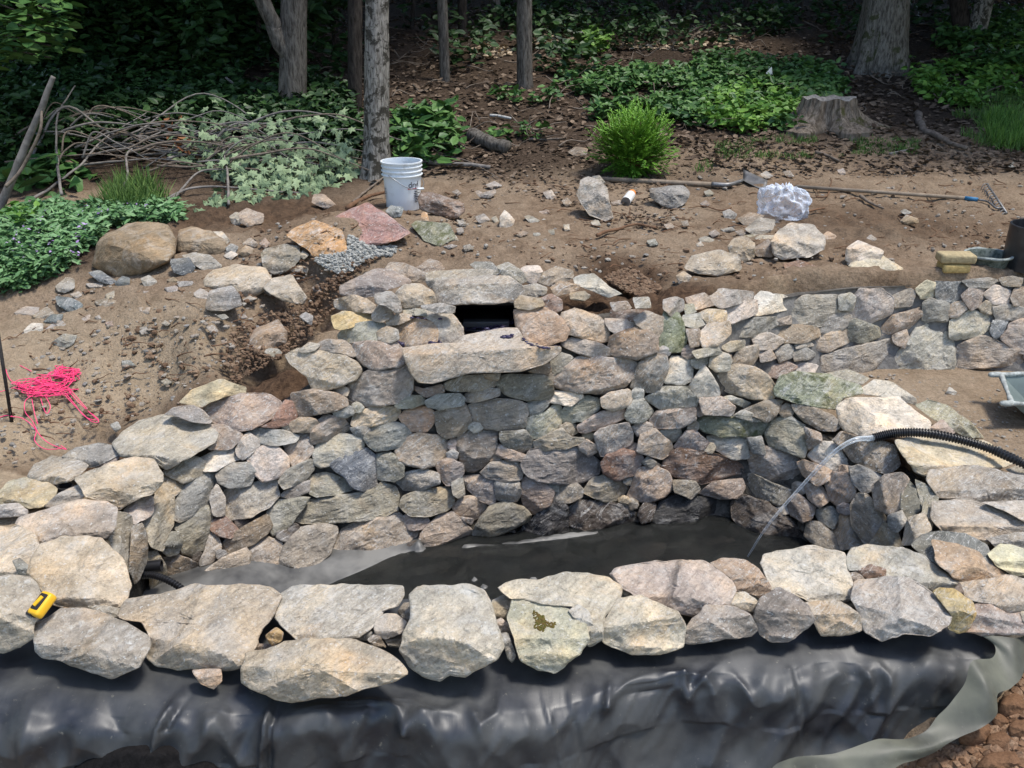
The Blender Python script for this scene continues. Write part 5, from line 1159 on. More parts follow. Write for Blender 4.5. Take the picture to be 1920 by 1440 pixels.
def tree(base,wpx,topx,m,label,group=None,hgt=8.5,flare=1.6,roots=5,limbs=(),cs=1.6,taper=.7,crown=True,drop=.12):
    b=g1(*base); dist=np.linalg.norm(b-CAM)*1.0; dep=(b-CAM)@np.array([0,cp,-sp_]); r0=wpx*dep/F/2; p0=aty(topx,0,b[1]); sl=(p0[0]-b[0])/max(p0[2]-b[2],.3); top=np.array([b[0]+sl*hgt*.8,b[1]+.1,b[2]+hgt]); seed=len(crownC)+3
    t=empty('tree',tuple(b),label,'tree',group); bb_=b-np.array([0,0,drop]); V,Fc=trunk_geo(bb_,top,r0,r0*taper*.7,flare,roots=roots,seed=seed); mesh('trunk',V,Fc,m,t,origin=b)
    for (y0,xe,ye,wl_) in limbs:
        s=aty(topx+(base[0]-topx)*(y0/base[1]),y0,b[1]); e=aty(xe,ye,b[1]-.1); e2=e+(e-s)*3.0; C=catmull([s-np.array([0,0,.25]),s,(s+e)/2+np.array([-.03,0,0]),e,e2],50); rl_=wl_*dep/F/2; Vt,Ft=tube_geo(C,np.linspace(rl_*1.15,rl_*.7,50),20); Vt=Vt+(.012*fbm(Vt*6,2,4))[:,None]; mesh('limb',Vt,Ft,m,t)
    cc_=np.array([top[0],max(top[1]+1.3,11.),top[2]-.8])
    if crown and not blocks(cc_): add_crown(t,cc_,min(cs,1.6),seed); crownC.append(cc_)
    else: crownC.append(top)
    return t
tree((545,222),50,556,M['bark'],'grey trunk that forks low, just left of the two close trunks',limbs=[(118,492,0,34)],cs=2.,flare=1.25)
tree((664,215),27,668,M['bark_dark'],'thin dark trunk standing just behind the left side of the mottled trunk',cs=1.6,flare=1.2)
tree((704,330),45,711,M['bark_pale'],'pale mottled trunk nearest the white bucket',cs=2.,flare=1.75,roots=6)
tree((835,150),19,829,M['bark'],'slender grey trunk left of the sunlit leaf patch',cs=1.5,flare=1.2)
tree((983,165),29,983,M['bark'],'straight grey trunk between the two sunlit patches of leaf litter',cs=1.8,flare=1.25)
tree((1650,128),78,1663,M['bark_moss'],'thickest trunk with mossy root flare behind the stump',cs=2.3,flare=1.55,roots=7)
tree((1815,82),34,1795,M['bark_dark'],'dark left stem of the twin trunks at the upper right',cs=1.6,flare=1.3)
tree((1822,86),32,1848,M['bark_pale'],'pale right stem of the twin trunks at the upper right',cs=1.6,flare=1.5)
tree((940,52),20,928,M['bark'],'short lit trunk section behind the sunlit patch',cs=1.6,flare=1.2)
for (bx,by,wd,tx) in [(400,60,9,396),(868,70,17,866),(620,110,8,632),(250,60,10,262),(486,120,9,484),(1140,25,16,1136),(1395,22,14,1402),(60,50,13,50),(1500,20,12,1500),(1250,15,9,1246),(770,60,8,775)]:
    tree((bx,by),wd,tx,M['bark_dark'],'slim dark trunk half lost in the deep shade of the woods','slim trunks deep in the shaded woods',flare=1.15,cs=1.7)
# far trees, then unseen crowns added to shade the woods
gaps=[g1(900,100),g1(1040,85),g1(1240,90)]; lit_dir=np.array(sd)
outs=[]; rr_=np.random.default_rng(5); placed=[tuple(c[:2]) for c in crownC]
for gx in np.arange(-16,17,2.7):
    for gy in np.arange(11.2,27,2.6):
        x,y=gx+rr_.uniform(-.9,.9),gy+rr_.uniform(-.9,.9); zc=float(base(np.array([y]))[0])+6.6+rr_.uniform(-.5,1.2); ok=True
        ok=not blocks((x,y,zc))
        px=toPx(np.array([[x,y,float(hq(x,y))]]))[0]
        if not ok or any(math.hypot(x-a,y-b)<1.0 for a,b in placed): continue
        inview=-40<px[0]<1960 and px[1]>-30
        if (inview and px[1]>55) or y<10.8: continue
        if not inview: outs.append((x,y,zc)); continue
        t=empty('tree',(x,y,float(hq(x,y))),'slim dark trunk half lost in the deep shade of the woods' if inview else 'leafy woodland tree standing outside the picture','tree','slim trunks deep in the shaded woods' if inview else 'woodland trees around the clearing')
        if not inview or (px[1]<60): 
            b=np.array([x,y,float(hq(x,y))-.1]); V,Fc=trunk_geo(b,np.array([x+rr_.uniform(-.4,.4),y,zc]),rr_.uniform(.06,.11),.05,1.2,12,16,3,int(rr_.integers(99))); mesh('trunk',V,Fc,M['bark_dark'],t,origin=b)
        else:
            b=np.array([x,y,float(hq(x,y))-.1]); V,Fc=trunk_geo(b,np.array([x+rr_.uniform(-.4,.4),y,zc]),.04,.03,1.1,10,14,3,int(rr_.integers(99))); mesh('trunk',V,Fc,M['bark_dark'],t,origin=b)
        add_crown(t,(x,y,zc),1.7,int(rr_.integers(99)))
canopy=bpy.data.objects.new('shade_canopy',None); link(canopy); canopy.location=(0,12,6); tag(canopy,'unseen leaf crowns added above and around the clearing to shade the woods',kind='stuff')  # trunkless crowns out of view, added to hold back sky light
for i,(x,y) in enumerate([(-9,8.5),(-10.5,5),(-11,1),(-10,-4),(9,-6),(11.5,-2),(12,2),(11.5,5.5),(10,8.6),(-13,8),(-13,3),(14,7),(14,0)]):
    for lv in range(2): add_crown(canopy,(x*(1+.12*lv),y*(1+.12*lv),(4.2,8.)[lv]+.5*math.sin(i*3.1)),1.5,i+lv)
for i in range(60):
    x,y=rr_.uniform(-15,15),rr_.uniform(10.2,23); zc=float(base(np.array([y]))[0])+rr_.uniform(4.6,9)
    if blocks((x,y,zc),4.): continue
    add_crown(canopy,(x,y,zc),1.5,i)
for i in range(64):
    x,y=rr_.uniform(-11,12),rr_.uniform(9.4,22); zc=max(4.5,float(base(np.array([y]))[0])+3.)+rr_.uniform(0,.6)
    if not blocks((x,y,zc),4.): add_crown(canopy,(x,y,zc),1.4,i)
for c in outs: add_crown(canopy,c,1.7,int(c[0]*7)%50)
# ------------------------------------------------------------------ ground layer
def inpoly(n,poly,r_=rng):
    P_=np.array(poly,float); out=[]; x0,y0=P_.min(0); x1,y1=P_.max(0)
    while len(out)<n:
        q=np.stack([r_.uniform(x0,x1,n),r_.uniform(y0,y1,n)],1); d=polydist(q[:,0],q[:,1],P_); out+=q[d<0].tolist()
    return np.array(out[:n])
def plants(name,pts,nl,L,W,hgt,m,label,cat=None,tilt=.6,kind='stuff',group=None,ww=None):
    n=len(pts); C=np.repeat(pts,nl,0); C=C+rng.normal(size=C.shape)*np.array([L*.5,L*.5,0]); C[:,2]+=rng.random(n*nl)**.8*np.repeat(np.broadcast_to(hgt,(n,)),nl)+.005
    az=rng.random(n*nl)*6.283; D=np.stack([np.cos(az),np.sin(az),rng.normal(size=n*nl)*.35-.05],1); Nn=np.stack([rng.normal(size=n*nl)*tilt,rng.normal(size=n*nl)*tilt-.25,np.ones(n*nl)],1)
    o=leaves(name,C,D,Nn,rng.uniform(.4,1.5,n*nl)**1.2*L,rng.uniform(.7,1.1,n*nl)*W,m); return tag(o,label,cat,group,kind)
# leaf litter
n=34000; lx_=rng.uniform(-9,11,n); ly_=7.0+rng.random(n)**1.3*13; q=np.stack([lx_,ly_],1); keep=(ly_>7.3+.5*fbm(P2(lx_*.9,ly_*.9),2,6)); q=q[keep]; C=np.c_[q,hq(q[:,0],q[:,1])+.012+rng.random(len(q))*.015]; az=rng.random(len(q))*6.28
tag(leaves('leaf_litter',C,np.stack([np.cos(az),np.sin(az),rng.normal(size=len(q))*.25],1),np.c_[rng.normal(size=(len(q),2))*.35,np.ones(len(q))],rng.uniform(.04,.09,len(q)),.045,M['litter']),'brown fallen leaves covering the woodland floor',kind='stuff')
n=2600; q=inpoly(n,[(880,290),(1700,230),(1920,230),(1920,330),(1300,330),(1240,440),(820,330)]); C=ground(q); C[:,2]+=.012; az=rng.random(n)*6.28
tag(leaves('fallen_leaves',C,np.stack([np.cos(az),np.sin(az),rng.normal(size=n)*.3],1),np.c_[rng.normal(size=(n,2))*.4,np.ones(n)],rng.uniform(.025,.055,n),.026,M['litter']),'dry leaves thinning out on the bare dirt',kind='stuff')
M['litter_sun_tint']=leafmat('leaf_litter_sun_tint',(.22,.16,.10),(.52,.42,.30),.8)  # paler leaf colour carries part of the sunlight in the woodland sun patches
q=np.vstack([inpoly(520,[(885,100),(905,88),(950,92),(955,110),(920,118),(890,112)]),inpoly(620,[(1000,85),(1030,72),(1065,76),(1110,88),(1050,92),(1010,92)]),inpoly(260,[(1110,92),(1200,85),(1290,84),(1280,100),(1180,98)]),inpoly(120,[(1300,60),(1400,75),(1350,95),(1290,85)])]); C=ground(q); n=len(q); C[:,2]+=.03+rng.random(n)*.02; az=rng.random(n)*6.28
tag(leaves('sun_tinted_litter',C,np.stack([np.cos(az),np.sin(az),rng.normal(size=n)*.25],1),np.c_[rng.normal(size=(n,2))*.3,np.ones(n)],rng.uniform(.05,.10,n),.05,M['litter_sun_tint']),'dry leaves coloured paler to brighten the sunlit gaps of the woods',kind='stuff')
def cov(name,poly,n,nl,L,W,h,m,label,**k):
    q=inpoly(n,poly); g=ground(q); nz=fbm(g*1.6,3,77); g=g[nz>k.pop('thr',.0)]; return plants(name,g,nl,L,W,h,m,label,**k)
cov('ground_cover',[(1020,200),(1060,150),(1200,120),(1420,110),(1600,150),(1560,210),(1480,250),(1400,250),(1300,240),(1180,215),(1080,240)],2300,8,.075,.055,.14,M['leaf_mid'],'dark green leafy ground cover spreading under the woods left of the stump')
cov('ground_cover',[(1330,190),(1450,160),(1510,200),(1480,235),(1400,255),(1300,235)],420,8,.07,.055,.13,M['leaf_br'],'brighter leafy seedlings just left of the stump',thr=-.3)
cov('ground_cover',[(1690,120),(1920,90),(1920,210),(1820,215),(1720,180)],620,8,.075,.06,.14,M['leaf_br'],'bright leafy seedlings right of the thickest trunk',thr=0)
cov('ground_cover',[(1740,60),(1920,20),(1920,150),(1780,140)],420,8,.09,.07,.25,M['leaf_mid'],'leafy undergrowth behind the twin trunks')
cov('ground_cover',[(740,215),(840,190),(930,180),(1040,200),(1020,260),(900,270),(860,240),(760,270)],240,7,.09,.065,.12,M['leaf_mid'],'scattered seedlings on the litter right of the mottled trunk',thr=.05)
cov('ground_cover',[(740,240),(830,225),(850,290),(790,320),(740,310)],120,7,.12,.085,.20,M['leaf_mid'],'leafy seedlings beside the foot of the mottled trunk',thr=-.3)
cov('ground_cover',[(0,430),(60,400),(240,400),(330,395),(340,425),(200,430),(175,470),(170,500),(60,545),(0,560)],1500,9,.055,.03,.10,M['leaf_silver'],'silvery green ground cover at the left beside the biggest boulder',thr=-.25)
cov('flowers',[(0,440),(240,405),(340,410),(180,440),(160,500),(20,520)],70,5,.02,.016,.12,M['petal'],'small pale purple flowers among the ground cover',thr=-1)
cov('ground_cover',[(0,420),(40,408),(70,430),(45,450),(0,445)],26,8,.07,.06,.10,M['leaf_br'],'bright heart shaped leaves at the far left',thr=-1)
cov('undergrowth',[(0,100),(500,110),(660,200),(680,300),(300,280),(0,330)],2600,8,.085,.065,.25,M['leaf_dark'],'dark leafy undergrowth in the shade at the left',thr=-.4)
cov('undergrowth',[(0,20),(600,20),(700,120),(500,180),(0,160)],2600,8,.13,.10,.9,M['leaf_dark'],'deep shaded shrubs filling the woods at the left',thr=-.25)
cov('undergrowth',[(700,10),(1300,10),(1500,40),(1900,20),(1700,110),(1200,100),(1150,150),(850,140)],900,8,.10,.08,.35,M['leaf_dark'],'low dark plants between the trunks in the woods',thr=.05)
cov('ground_cover',[(1080,95),(1110,75),(1140,95),(1120,110)],60,8,.08,.06,.2,M['leaf_br'],'sunlit seedling clump on the bright leaf patch',thr=-1)
def blades(name,poly,n,L,label,m,thr=-1,k=7):
    q=inpoly(n,poly); g=ground(q); g=g[fbm(g*2.2,2,31)>thr]; n=len(g)*k; C=np.repeat(g,k,0)+rng.normal(size=(n,3))*np.array([.018,.018,0]); D=np.stack([rng.normal(size=n)*.45,rng.normal(size=n)*.45,np.ones(n)],1)
    tag(leaves(name,C,D,rng.normal(size=(n,3)),rng.uniform(.5,1.2,n)*L,.007,m),label,kind='stuff')
blades('grass',[(1340,270),(1480,255),(1720,265),(1720,290),(1500,300),(1350,300)],420,.05,'short sparse grass in front of the stump',M['grass'],-.1)
blades('grass',[(1760,190),(1920,170),(1920,290),(1840,280),(1780,240)],620,.10,'fresh green grass at the right edge below the twin trunks',M['grass'],-.1)
blades('grass',[(185,400),(230,350),(290,350),(320,395),(250,410)],150,.20,'tall grass tuft in front of the brush pile',M['grass'],-1,10)
blades('grass',[(1300,310),(1330,305),(1335,322),(1300,325)],12,.06,'tiny grass tuft on the dirt right of the shrub',M['grass'])
blades('grass',[(1840,225),(1890,215),(1920,240),(1920,285),(1860,280)],160,.16,'bright grass clump at the right edge above the dirt',M['leaf_br'],-1,9)
# yew shrub
b0=g1(1185,330); dep=(b0-CAM)@np.array([0,cp,-sp_]); sw=85*dep/F; shh=118*dep/F; shr=empty('shrub',tuple(b0),'bright green feathery shrub behind the shovel handle','shrub'); gs=[];tips=[]
for k in range(60):
    az=rng.random()*6.28; el=rng.uniform(.1,1.) ; e=b0+np.array([math.cos(az)*sw*rng.uniform(.25,.95)*(1-.35*el),math.sin(az)*sw*.7*rng.uniform(.2,.9),shh*(.2+.75*el*rng.uniform(.7,1))]); mid=(b0+e)/2+np.array([0,0,.05]); C=catmull([b0,mid,e],12); gs.append(tube_geo(C,np.linspace(.006,.002,12),5)); tips.append(C)
V,Fc=join(gs); mesh('stems',V,Fc,M['twig_red'],shr)
T_=np.vstack([c[3:] for c in tips]); k=rng.integers(0,len(T_),1500); S0=T_[k]+rng.normal(size=(1500,3))*np.array([.05,.045,.035]); sdirs=S0-(b0+np.array([0,0,.12])); sdirs/=np.linalg.norm(sdirs,axis=1)[:,None]; sdirs+=rng.normal(size=(1500,3))*.35; sdirs[:,2]+=.1
C=[];D=[];Nn=[];va=[]
for i in range(9):
    for s in (-1,1):
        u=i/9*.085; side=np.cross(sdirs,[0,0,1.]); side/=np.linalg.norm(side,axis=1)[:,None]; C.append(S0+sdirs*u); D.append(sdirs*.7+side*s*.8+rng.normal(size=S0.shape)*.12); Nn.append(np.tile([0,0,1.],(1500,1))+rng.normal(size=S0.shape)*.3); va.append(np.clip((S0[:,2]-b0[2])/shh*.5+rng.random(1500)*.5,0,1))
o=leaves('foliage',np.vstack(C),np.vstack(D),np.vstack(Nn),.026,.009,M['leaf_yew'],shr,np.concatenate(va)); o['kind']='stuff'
# ------------------------------------------------------------------ stump, logs, sticks
b0=g1(1548,238); dep=(b0-CAM)@np.array([0,cp,-sp_]); rS=52*dep/F; hS=52*dep/F; stp=empty('tree_stump',tuple(b0),'weathered grey tree stump with flaring roots and green moss','tree stump')
rings,sides=26,90; a=np.linspace(0,2*math.pi,sides,endpoint=False); t=np.linspace(0,1,rings); hz=-.08+t*(hS+.08); rad=rS*(.86+1.25*np.exp(-np.clip(hz,0,9)/(hS*.33))[:,None]*(1+.55*np.sin(a*5+1)[None]+.3*np.sin(a*9+2)[None])*.75)
rad=rad*(1+.05*np.sin(a*17)[None]+.04*np.sin(a*31+3)[None]*(1-t[:,None]*.3)+.05*fbm(np.stack([np.tile(np.cos(a)*3,(rings,1)),np.tile(np.sin(a)*3,(rings,1)),np.repeat(hz[:,None]*4,sides,1)],-1).reshape(-1,3),2,9).reshape(rings,sides))
V=np.stack([rad*np.cos(a),rad*np.sin(a)*.85,np.repeat(hz[:,None],sides,1)+(t[:,None]>.97)*.012*np.sin(a*7)],-1).reshape(-1,3)+b0; mesh('wood',V,grid_faces(rings,sides,True),M['stumpw'],stp,origin=b0,sharp=50)
tp_=V[-sides:]; c_=tp_.mean(0); rn=np.linspace(1,0,7)[:-1]; Vt=np.vstack([c_+(tp_-c_)*k for k in rn]+[c_[None]]); Vt[:,2]+=.012*fbm(Vt*18,3,4)*np.r_[np.repeat((1-rn)>.05,sides),1]; Ft=grid_faces(6,sides,True).tolist()+[[5*sides+i,5*sides+(i+1)%sides,6*sides] for i in range(sides)]
mesh('cut_top',Vt,Ft,simple('cut_wood',(.30,.28,.25),.9,.1,.5,30,.006),stp)
for pth,r in [([(1500,222),(1478,236),(1462,240)],.03),([(1548,232),(1546,246),(1550,252)],.035),([(1590,225),(1618,238),(1635,244)],.035),([(1530,238),(1512,246),(1470,250)],.022)]:
    q=ground(pth); q[:,2]+=.01; Vr,Fr=tube_geo(catmull(q,16),np.linspace(r,r*.35,16),10); mesh('root',Vr+(.008*fbm(Vr*12,2,3))[:,None],Fr,M['stumpw'],stp)
def stick(name,pth,r0,r1,m,label,cat='stick',hgt=.02,hs=None,group=None,world=False,n=None,parent=None):
    q=np.array(pth,float) if world else ground(pth)
    if not world: q[:,2]+=np.array(hs) if hs else hgt
    n=n or max(10,len(pth)*7); C=catmull(q,n); C=C+(r0*.5)*np.stack([fbm(C*6+k*9,2,3) for k in range(3)],1); V,Fc=tube_geo(C,np.linspace(r0,r1,n)*(1+.12*fbm(C*14,2,9)),8 if r0<.02 else 14); o=mesh(name,V,Fc,m,parent)
    if label: tag(o,label,cat,group)
    return o
stick('log',[(888,264),(915,276),(948,289)],.062,.055,M['bark'],'short grey log lying on the litter right of the mottled trunk','log',.04)
stick('fallen_branch',[(1719,217),(1724,238),(1745,258),(1775,272),(1812,282)],.035,.017,M['twig'],'thick curved brown branch lying right of the stump','branch',.025)
stick('birch_stick',[(920,221),(935,222),(957,227)],.016,.012,simple('birch',(.5,.5,.47),.8,.2,.4,40),'white birch stick on the shaded litter','stick')
stick('stick',[(993,265),(1020,266),(1055,264)],.014,.008,M['twig'],'straight pale stick right of the grey log')
stick('stick',[(1530,290),(1550,297),(1572,307)],.016,.010,M['twig'],'short stout stick on the dirt below the stump')
stick('stick',[(1667,293),(1690,288),(1713,283)],.013,.007,M['twig_grey'],'grey twig on the dirt right of the stump')
stick('stick',[(1612,373),(1630,385),(1655,396)],.013,.007,M['twig'],'brown stick just below the rake handle')
stick('root',[(1118,447),(1150,436),(1190,427),(1230,432)],.013,.006,M['twig_red'],'long curved root on the dirt above the pond wall','root')
stick('root',[(652,395),(665,388),(685,375),(720,366)],.02,.012,M['twig_red'],'thick curved root left of the white bucket','root')
stick('root',[(662,383),(690,360),(722,335)],.010,.006,M['twig'],'thin straight twig rising left of the bucket','stick')
stick('fallen_branch',[(765,303),(790,308),(850,312),(920,317)],.022,.016,M['twig_grey'],'weathered branch lying behind the white bucket','branch')
stick('fallen_branch',[(775,300),(830,296),(880,308),(935,338)],.010,.004,M['twig'],'thin branch crossing over the weathered branch behind the bucket','branch')
stick('stick',[(780,305),(800,297),(812,286)],.012,.009,M['twig'],'short upright twig behind the rim of the bucket')
stick('stick',[(1370,395),(1350,400),(1320,392),(1290,395)],.006,.003,M['twig_red'],'thin root on the dirt left of the plastic bag')
stick('stick',[(1530,375),(1550,372),(1558,345),(1556,338)],.006,.003,M['twig_red'],'thin forked root under the rake handle')
stick('stick',[(1500,405),(1530,398),(1545,396)],.009,.006,M['twig_red'],'short root touching the right side of the plastic bag')
stick('wood_sliver',[(1411,678),(1428,682),(1448,686)],.012,.006,simple('fresh_wood',(.42,.32,.18),.8,.2,.3,20),'pale wood sliver on the stones where the two walls meet','stick',.03)
# many fine roots and twigs on the dirt
gs=[]
for k in range(330):
    c=inpoly(1,[(500,560),(430,470),(640,380),(900,330),(1250,330),(1920,330),(1920,470),(1500,470),(1250,520),(1130,500),(820,470)])[0] if k%4 else inpoly(1,[(0,620),(400,520),(600,560),(500,650),(380,720),(200,800),(0,850)])[0]
    L=rng.uniform(8,42); an=rng.normal()*.6; p=[c+np.array([math.cos(an)*L*u+rng.normal()*2,math.sin(an)*L*.35*u+rng.normal()*1.5]) for u in (-.5,-.15,.2,.5)]; q=ground(p); q[:,2]+=.008+np.array([0,.012,.012,0])*rng.random(); gs.append(tube_geo(catmull(q,9),np.linspace(.0045,.0018,9)*rng.uniform(.5,1.2),4))
V,Fc=join(gs); tag(mesh('root_litter',V,Fc,M['twig_red']),'fine broken roots and twigs strewn over the dug soil',kind='stuff')
gs=[]
for k in range(260):
    c=inpoly(1,[(0,150),(600,200),(700,300),(900,300),(1400,250),(1900,200),(1900,60),(900,60),(600,60),(0,60)])[0]; L=rng.uniform(20,90); an=rng.normal()*.5; p=[c+np.array([math.cos(an)*L*u+rng.normal()*3,math.sin(an)*L*.3*u+rng.normal()*3]) for u in (-.5,-.15,.2,.5)]; q=ground(p); q[:,2]+=.02+rng.random(4)*.12; gs.append(tube_geo(catmull(q,9),np.linspace(.008,.003,9)*rng.uniform(.5,1.2),4))
V,Fc=join(gs); tag(mesh('forest_twigs',V,Fc,M['twig']),'fallen twigs on the woodland floor',kind='stuff')
# pebbles, clods, gravel as joined scatter
def pebbles(name,pts,sizes,m,label,flat=.6,oi=None):
    n=len(pts); bm=bmesh.new(); bmesh.ops.create_icosphere(bm,subdivisions=1,radius=1); bv=np.array([v.co[:] for v in bm.verts]); bf=np.array([[v.index for v in f.verts] for f in bm.faces]); bm.free(); k=len(bv)
    s=np.asarray(sizes)[:,None,None]; sc3=rng.uniform(.6,1.3,(n,1,3))*np.array([1,1,flat]); jit=1+rng.normal(size=(n,k,1))*.2; V=bv[None]*jit*sc3*s
    az=rng.random(n)*6.28; c_,s_=np.cos(az)[:,None],np.sin(az)[:,None]; V=np.stack([V[...,0]*c_-V[...,1]*s_,V[...,0]*s_+V[...,1]*c_,V[...,2]],-1)+pts[:,None]
    Fc=(bf[None]+(np.arange(n)*k)[:,None,None]).reshape(-1,3); o=mesh(name,V.reshape(-1,3),Fc,m,smoothf=False,attr={'var':np.repeat(rng.random(n),k)},origin=(0,0,0)); return tag(o,label,kind='stuff')
def pebmat(name,st):
    m,n,b=mat(name,.9,.15); at=N(n,'ShaderNodeAttribute',attribute_name='var'); c=ramp(n,at.outputs['Fac'],st); tc=N(n,'ShaderNodeTexCoord').outputs['Object']; f=noise(n,tc,120,4,.7); c=mix(n,1,c,ramp(n,f,[(.3,.6),(.7,1.3)]),'MULTIPLY'); n.links.new(c,b.inputs['Base Color']); bump(n,b,f,.004,.8); return m
M['peb']=pebmat('pebbles',[(0,(.20,.195,.185)),(.3,(.27,.235,.19)),(.6,(.26,.22,.18)),(.85,(.33,.31,.27)),(1,(.2,.15,.11))]); M['clod']=pebmat('soil_clods',[(0,(.11,.068,.042)),(.5,(.17,.11,.07)),(1,(.23,.16,.105))]); M['gravel']=pebmat('crushed_gravel',[(0,(.30,.30,.275)),(.5,(.42,.41,.37)),(1,(.22,.22,.20))]); M['clodr']=pebmat('red_clods',[(0,(.15,.082,.045)),(.5,(.21,.125,.075)),(1,(.27,.175,.11))])
dirt=[(0,640),(80,560),(260,520),(430,420),(700,400),(900,330),(1250,330),(1920,320),(1920,490),(1640,500),(1250,540),(1130,510),(830,480),(700,470),(600,560),(500,640),(420,700),(330,760),(200,800),(0,880)]
q=inpoly(1300,dirt); g=ground(q); dd=np.linalg.norm(g-CAM,axis=1); pebbles('pebbles',g+np.array([0,0,.002]),rng.uniform(.5,1,1300)**4*.018+.003,M['peb'],'small grey and tan pebbles sprinkled over the dirt')
q=inpoly(3400,dirt); g=ground(q); g=g[fbm(g*3,2,8)>-.25]; pebbles('soil_clods',g,rng.random(len(g))**5*.018+.003,M['clod'],'crumbs of brown soil all over the dug ground',.75)
q=inpoly(1500,[(1130,520),(1180,500),(1240,540),(1215,560),(1180,550)]); g=ground(q); pebbles('soil_clods',g,rng.random(len(g))**3*.015+.003,M['clod'],'dark loose crumbs in the hollow behind the wall',.8)
q=inpoly(1500,[(430,620),(560,560),(660,490),(720,470),(650,540),(620,590),(560,650),(490,690),(440,720),(420,690)]); g=ground(q); pebbles('soil_clods',g,rng.random(len(g))**3*.015+.003,M['clod'],'dark loose soil along the trench beside the wall',.8)
q=inpoly(1100,[(655,470),(620,480),(600,478),(590,490),(615,505),(640,515),(665,505),(690,485),(735,480),(745,462),(700,462),(680,455),(655,440),(650,455)]); g=ground(q); pebbles('gravel',g+np.array([0,0,.004]),rng.uniform(.006,.014,len(g)),M['gravel'],'patch of pale grey crushed gravel beside the orange rock',.75)
q=inpoly(500,[(1560,700),(1900,700),(1920,880),(1860,830),(1700,740)]); g=ground(q); pebbles('pebbles',g,rng.random(500)**4*.010+.002,M['peb'],'fine grit on the patio dirt at the right')
# big clods bottom right
for i,poly in enumerate([[(1800,1390),(1798,1358),(1812,1347),(1840,1350),(1856,1368),(1850,1392),(1822,1408)],[(1850,1395),(1858,1378),(1885,1372),(1908,1385),(1905,1402),(1880,1412),(1858,1408)],[(1873,1330),(1880,1310),(1905,1300),(1925,1315),(1925,1345),(1895,1350),(1880,1345)],[(1890,1372),(1900,1352),(1935,1350),(1940,1385),(1910,1392)],[(1862,1345),(1875,1340),(1890,1352),(1880,1370),(1866,1362)],[(1720,1432),(1740,1405),(1775,1400),(1800,1415),(1790,1440),(1740,1450)],[(1830,1440),(1850,1415),(1900,1410),(1930,1425),(1930,1460),(1840,1460)]]):
    o=stone('soil_clod',poly,'G','L',.4,None,4000+i,soft=.3,bev=2,rough=.06); o.data.materials[0]=M['clodr']; tag(o,['largest reddish soil lump just right of the folded liner edge','second soil lump right of the largest reddish lump','rough soil lump at the right edge under the liner fold','soil lump at the right edge between two others','small soil lump above the two big ones','low broad soil lump nearest the bottom, left of the rest','broad soil lump cut by the bottom right corner'][i],'soil clod','big soil lumps at the lower right')
q=inpoly(1500,[(1690,1440),(1740,1410),(1800,1400),(1870,1350),(1900,1290),(1930,1260),(1930,1450)]); g=ground(q); pebbles('soil_clods',g,rng.random(1500)**2.5*.022+.004,M['clodr'],'reddish crumbly soil at the lower right corner',.85)
# ------------------------------------------------------------------ brush pile and leaning pole
bp=empty('brush_pile',tuple(g1(380,320)),'brush pile of cut branches with wilted pale green maple leaves','brush pile')
for k in range(84):
    x0=rng.uniform(0,500); y0=rng.uniform(285,345); L=rng.uniform(120,330); c=ground([(x0+L*u,y0-10*math.sin(u*3)+rng.normal()*6-8*u) for u in (0,.3,.6,1)]); h=rng.uniform(.05,.34); c[:,2]=c[:,2]*.5+c[:,2].mean()*.5+h*np.array([.6,1,1,.5])+rng.normal(size=4)*.03; c[:,1]=c[:,1].mean()*.7+c[:,1]*.3
    stick('branch',c,rng.uniform(.006,.013),.003,[M['twig'],M['twig_grey']][k%2],None,world=True,parent=bp,n=22)
for pth,hs in [([(45,390),(150,345),(200,310),(285,272)],(.02,.12,.2,.28)),([(190,400),(240,365),(250,320),(330,290),(420,300)],(.0,.1,.16,.22,.2)),([(275,398),(330,375),(380,345),(460,340)],(.02,.03,.1,.1)),([(280,392),(360,366),(440,366),(560,370)],(.02,.05,.06,.03)),([(60,325),(140,290),(240,300),(390,250),(520,275)],(.1,.4,.2,.35,.1)),([(430,195),(480,215),(540,225),(620,265)],(.25,.15,.1,.05)),([(120,390),(117,340),(125,295),(160,260)],(.1,.2,.35,.45)),([(430,390),(430,350),(425,330)],(.02,.12,.2))]:
    stick('branch',pth,.012,.005,M['twig_grey'],None,hs=hs,parent=bp,n=34)
MS=np.array([[0,0,0]]+[[.5+r*math.cos(a)*.5,r*math.sin(a)*.55,-.05*r] for a,r in [(math.pi*.86,.75),(math.pi*.72,1.),(math.pi*.58,.5),(math.pi*.36,1.05),(math.pi*.2,.5),(0,1.15),(-math.pi*.2,.5),(-math.pi*.36,1.05),(-math.pi*.58,.5),(-math.pi*.72,1.),(-math.pi*.86,.75)]]+[[.45,0,.06]])
MF=np.array([[12,i+1,i] for i in range(0,11)]+[[12,0,11]])
q=np.vstack([inpoly(950,[(330,300),(400,270),(520,280),(650,270),(670,330),(640,350),(560,370),(470,355),(380,330)]),inpoly(150,[(350,395),(470,345),(590,350),(560,378),(440,380),(380,410)]),inpoly(50,[(300,260),(420,230),(520,250),(500,280),(320,300)])]); g=ground(q); n=len(g); g[:,2]+=rng.random(n)**2*.30*smooth(.0,1.,(400-q[:,1])/100)+.02
az=rng.random(n)*6.28; o=leaves('maple_leaves',g,np.stack([np.cos(az),np.sin(az)*.6,-.45+rng.normal(size=n)*.4],1),np.stack([rng.normal(size=n)*.5,-.75+rng.normal(size=n)*.4,np.ones(n)*.8],1),rng.uniform(.05,.12,n),rng.uniform(.05,.11,n),M['leaf_maple'],bp,shape=MS,faces=MF); o['kind']='stuff'
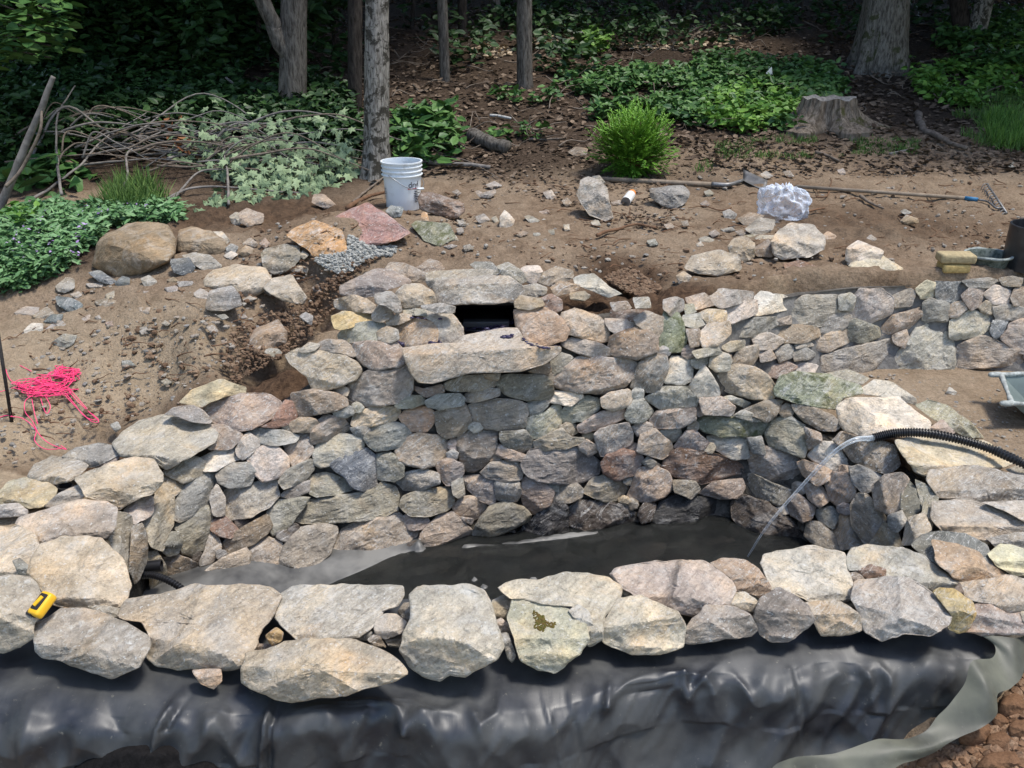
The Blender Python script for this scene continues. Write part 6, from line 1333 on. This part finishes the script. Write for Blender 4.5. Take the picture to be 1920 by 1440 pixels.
q=inpoly(40,[(300,270),(360,280),(365,330),(310,300)]); g=ground(q); g[:,2]+=.22*rng.random(40)+.05; leaves('dead_leaves',g,rdir(40),rdir(40),.07,.04,M['rustleaf'],bp)['kind']='stuff'
q=inpoly(14,[(480,245),(520,225),(522,255),(485,268)]); g=ground(q); g[:,2]+=.08; leaves('dead_leaves',g,rdir(14),rdir(14),.13,.08,M['rustleaf'],bp)['kind']='stuff'
b=g1(-5,400); pl=empty('leaning_pole',tuple(b),'bare cut sapling leaning at the far left with a thin side branch','pole')
pw=[b]+[aty(x,y,b[1]+dy) for x,y,dy in [(25,330,.02),(55,255,.05),(77,205,.06),(90,170,.07),(101,143,.08)]]; V,Fc=tube_geo(catmull(pw,50),np.linspace(.030,.0165,50),12); mesh('pole',V+(.004*fbm(V*9,2,3))[:,None],Fc,M['twig_grey'],pl)
pw=[aty(x,y,b[1]+dy) for x,y,dy in [(78,208,.05),(75,245,0),(55,290,-.02),(35,325,-.05),(10,350,-.1)]]; V,Fc=tube_geo(catmull(pw,40),np.linspace(.009,.013,40),8); mesh('side_branch',V,Fc,M['twig'],pl)
# big leaved seedlings in front of the pole
cov('seedlings',[(20,340),(100,320),(140,340),(120,372),(40,375)],16,7,.17,.11,.16,M['leaf_mid'],'broad leaved seedlings in front of the brush at the left',thr=-1)
# foliage hanging in from the upper left
C=[];n=420
for k in range(n):
    x=rng.uniform(-60,130); y=rng.uniform(-20,125)*(1-.25*(x/130)); C.append(aty(x,y,rng.uniform(6.6,7.8)))
C=np.array(C); hb=empty('overhanging_branch',tuple(C.mean(0)),'leafy branch hanging into the upper left corner','branch'); az=rng.random(n)*6.28
leaves('foliage',C,np.stack([np.cos(az),np.sin(az),-.2+0*az],1),np.c_[rng.normal(size=(n,2))*.4,np.ones(n)],rng.uniform(.08,.15,n),.08,M['leaf_mid'],hb)['kind']='stuff'
for k in range(5): tube('twig',catmull([aty(-80,-60+k*35,7.2),aty(20,-10+k*26,7.1),aty(95,20+k*22,7.)],12),.006,M['bark_dark'],hb,6)
q=g1(570,240); V=aty(572,222,q[1]-.2); n=14; sdl=leaves('seedling',V+rng.normal(size=(n,3))*np.array([.05,.03,.04]),rdir(n),rdir(n,1.5),.06,.05,M['leaf_br']); tag(sdl,'tiny pale yellow green sprig right of the forked trunk foot','seedling')
# moss patch
pts=[]
for k in range(420):
    a_=rng.random()*6.283; rr_q=math.sqrt(rng.random())*(15+6*math.sin(3*a_+1)+4*math.sin(5*a_)); x=1014+rr_q*math.cos(a_)+(6 if math.sin(a_)>0 else -2); y=1167+rr_q*1.05*math.sin(a_); pts.append(onmesh((x,y)))
pts=np.array(pts); bq=bmesh.new(); bmesh.ops.create_icosphere(bq,subdivisions=1,radius=1); bv=np.array([v.co[:] for v in bq.verts]); bf=[[v.index for v in f.verts] for f in bq.faces]; bq.free()
V,Fc=join([(p+bv*rng.uniform(.0012,.0042)*np.array([1.2,1.2,.6]),bf) for p in pts]); o=mesh('moss',V,Fc,simple('moss',(.095,.095,.025),.98,.05,.5,90,.006,(.13,.085,.03)),pond); o['kind']='stuff'
for nm in ('pond_wall','retaining_wall'): bpy.data.objects[nm]['kind']='thing'
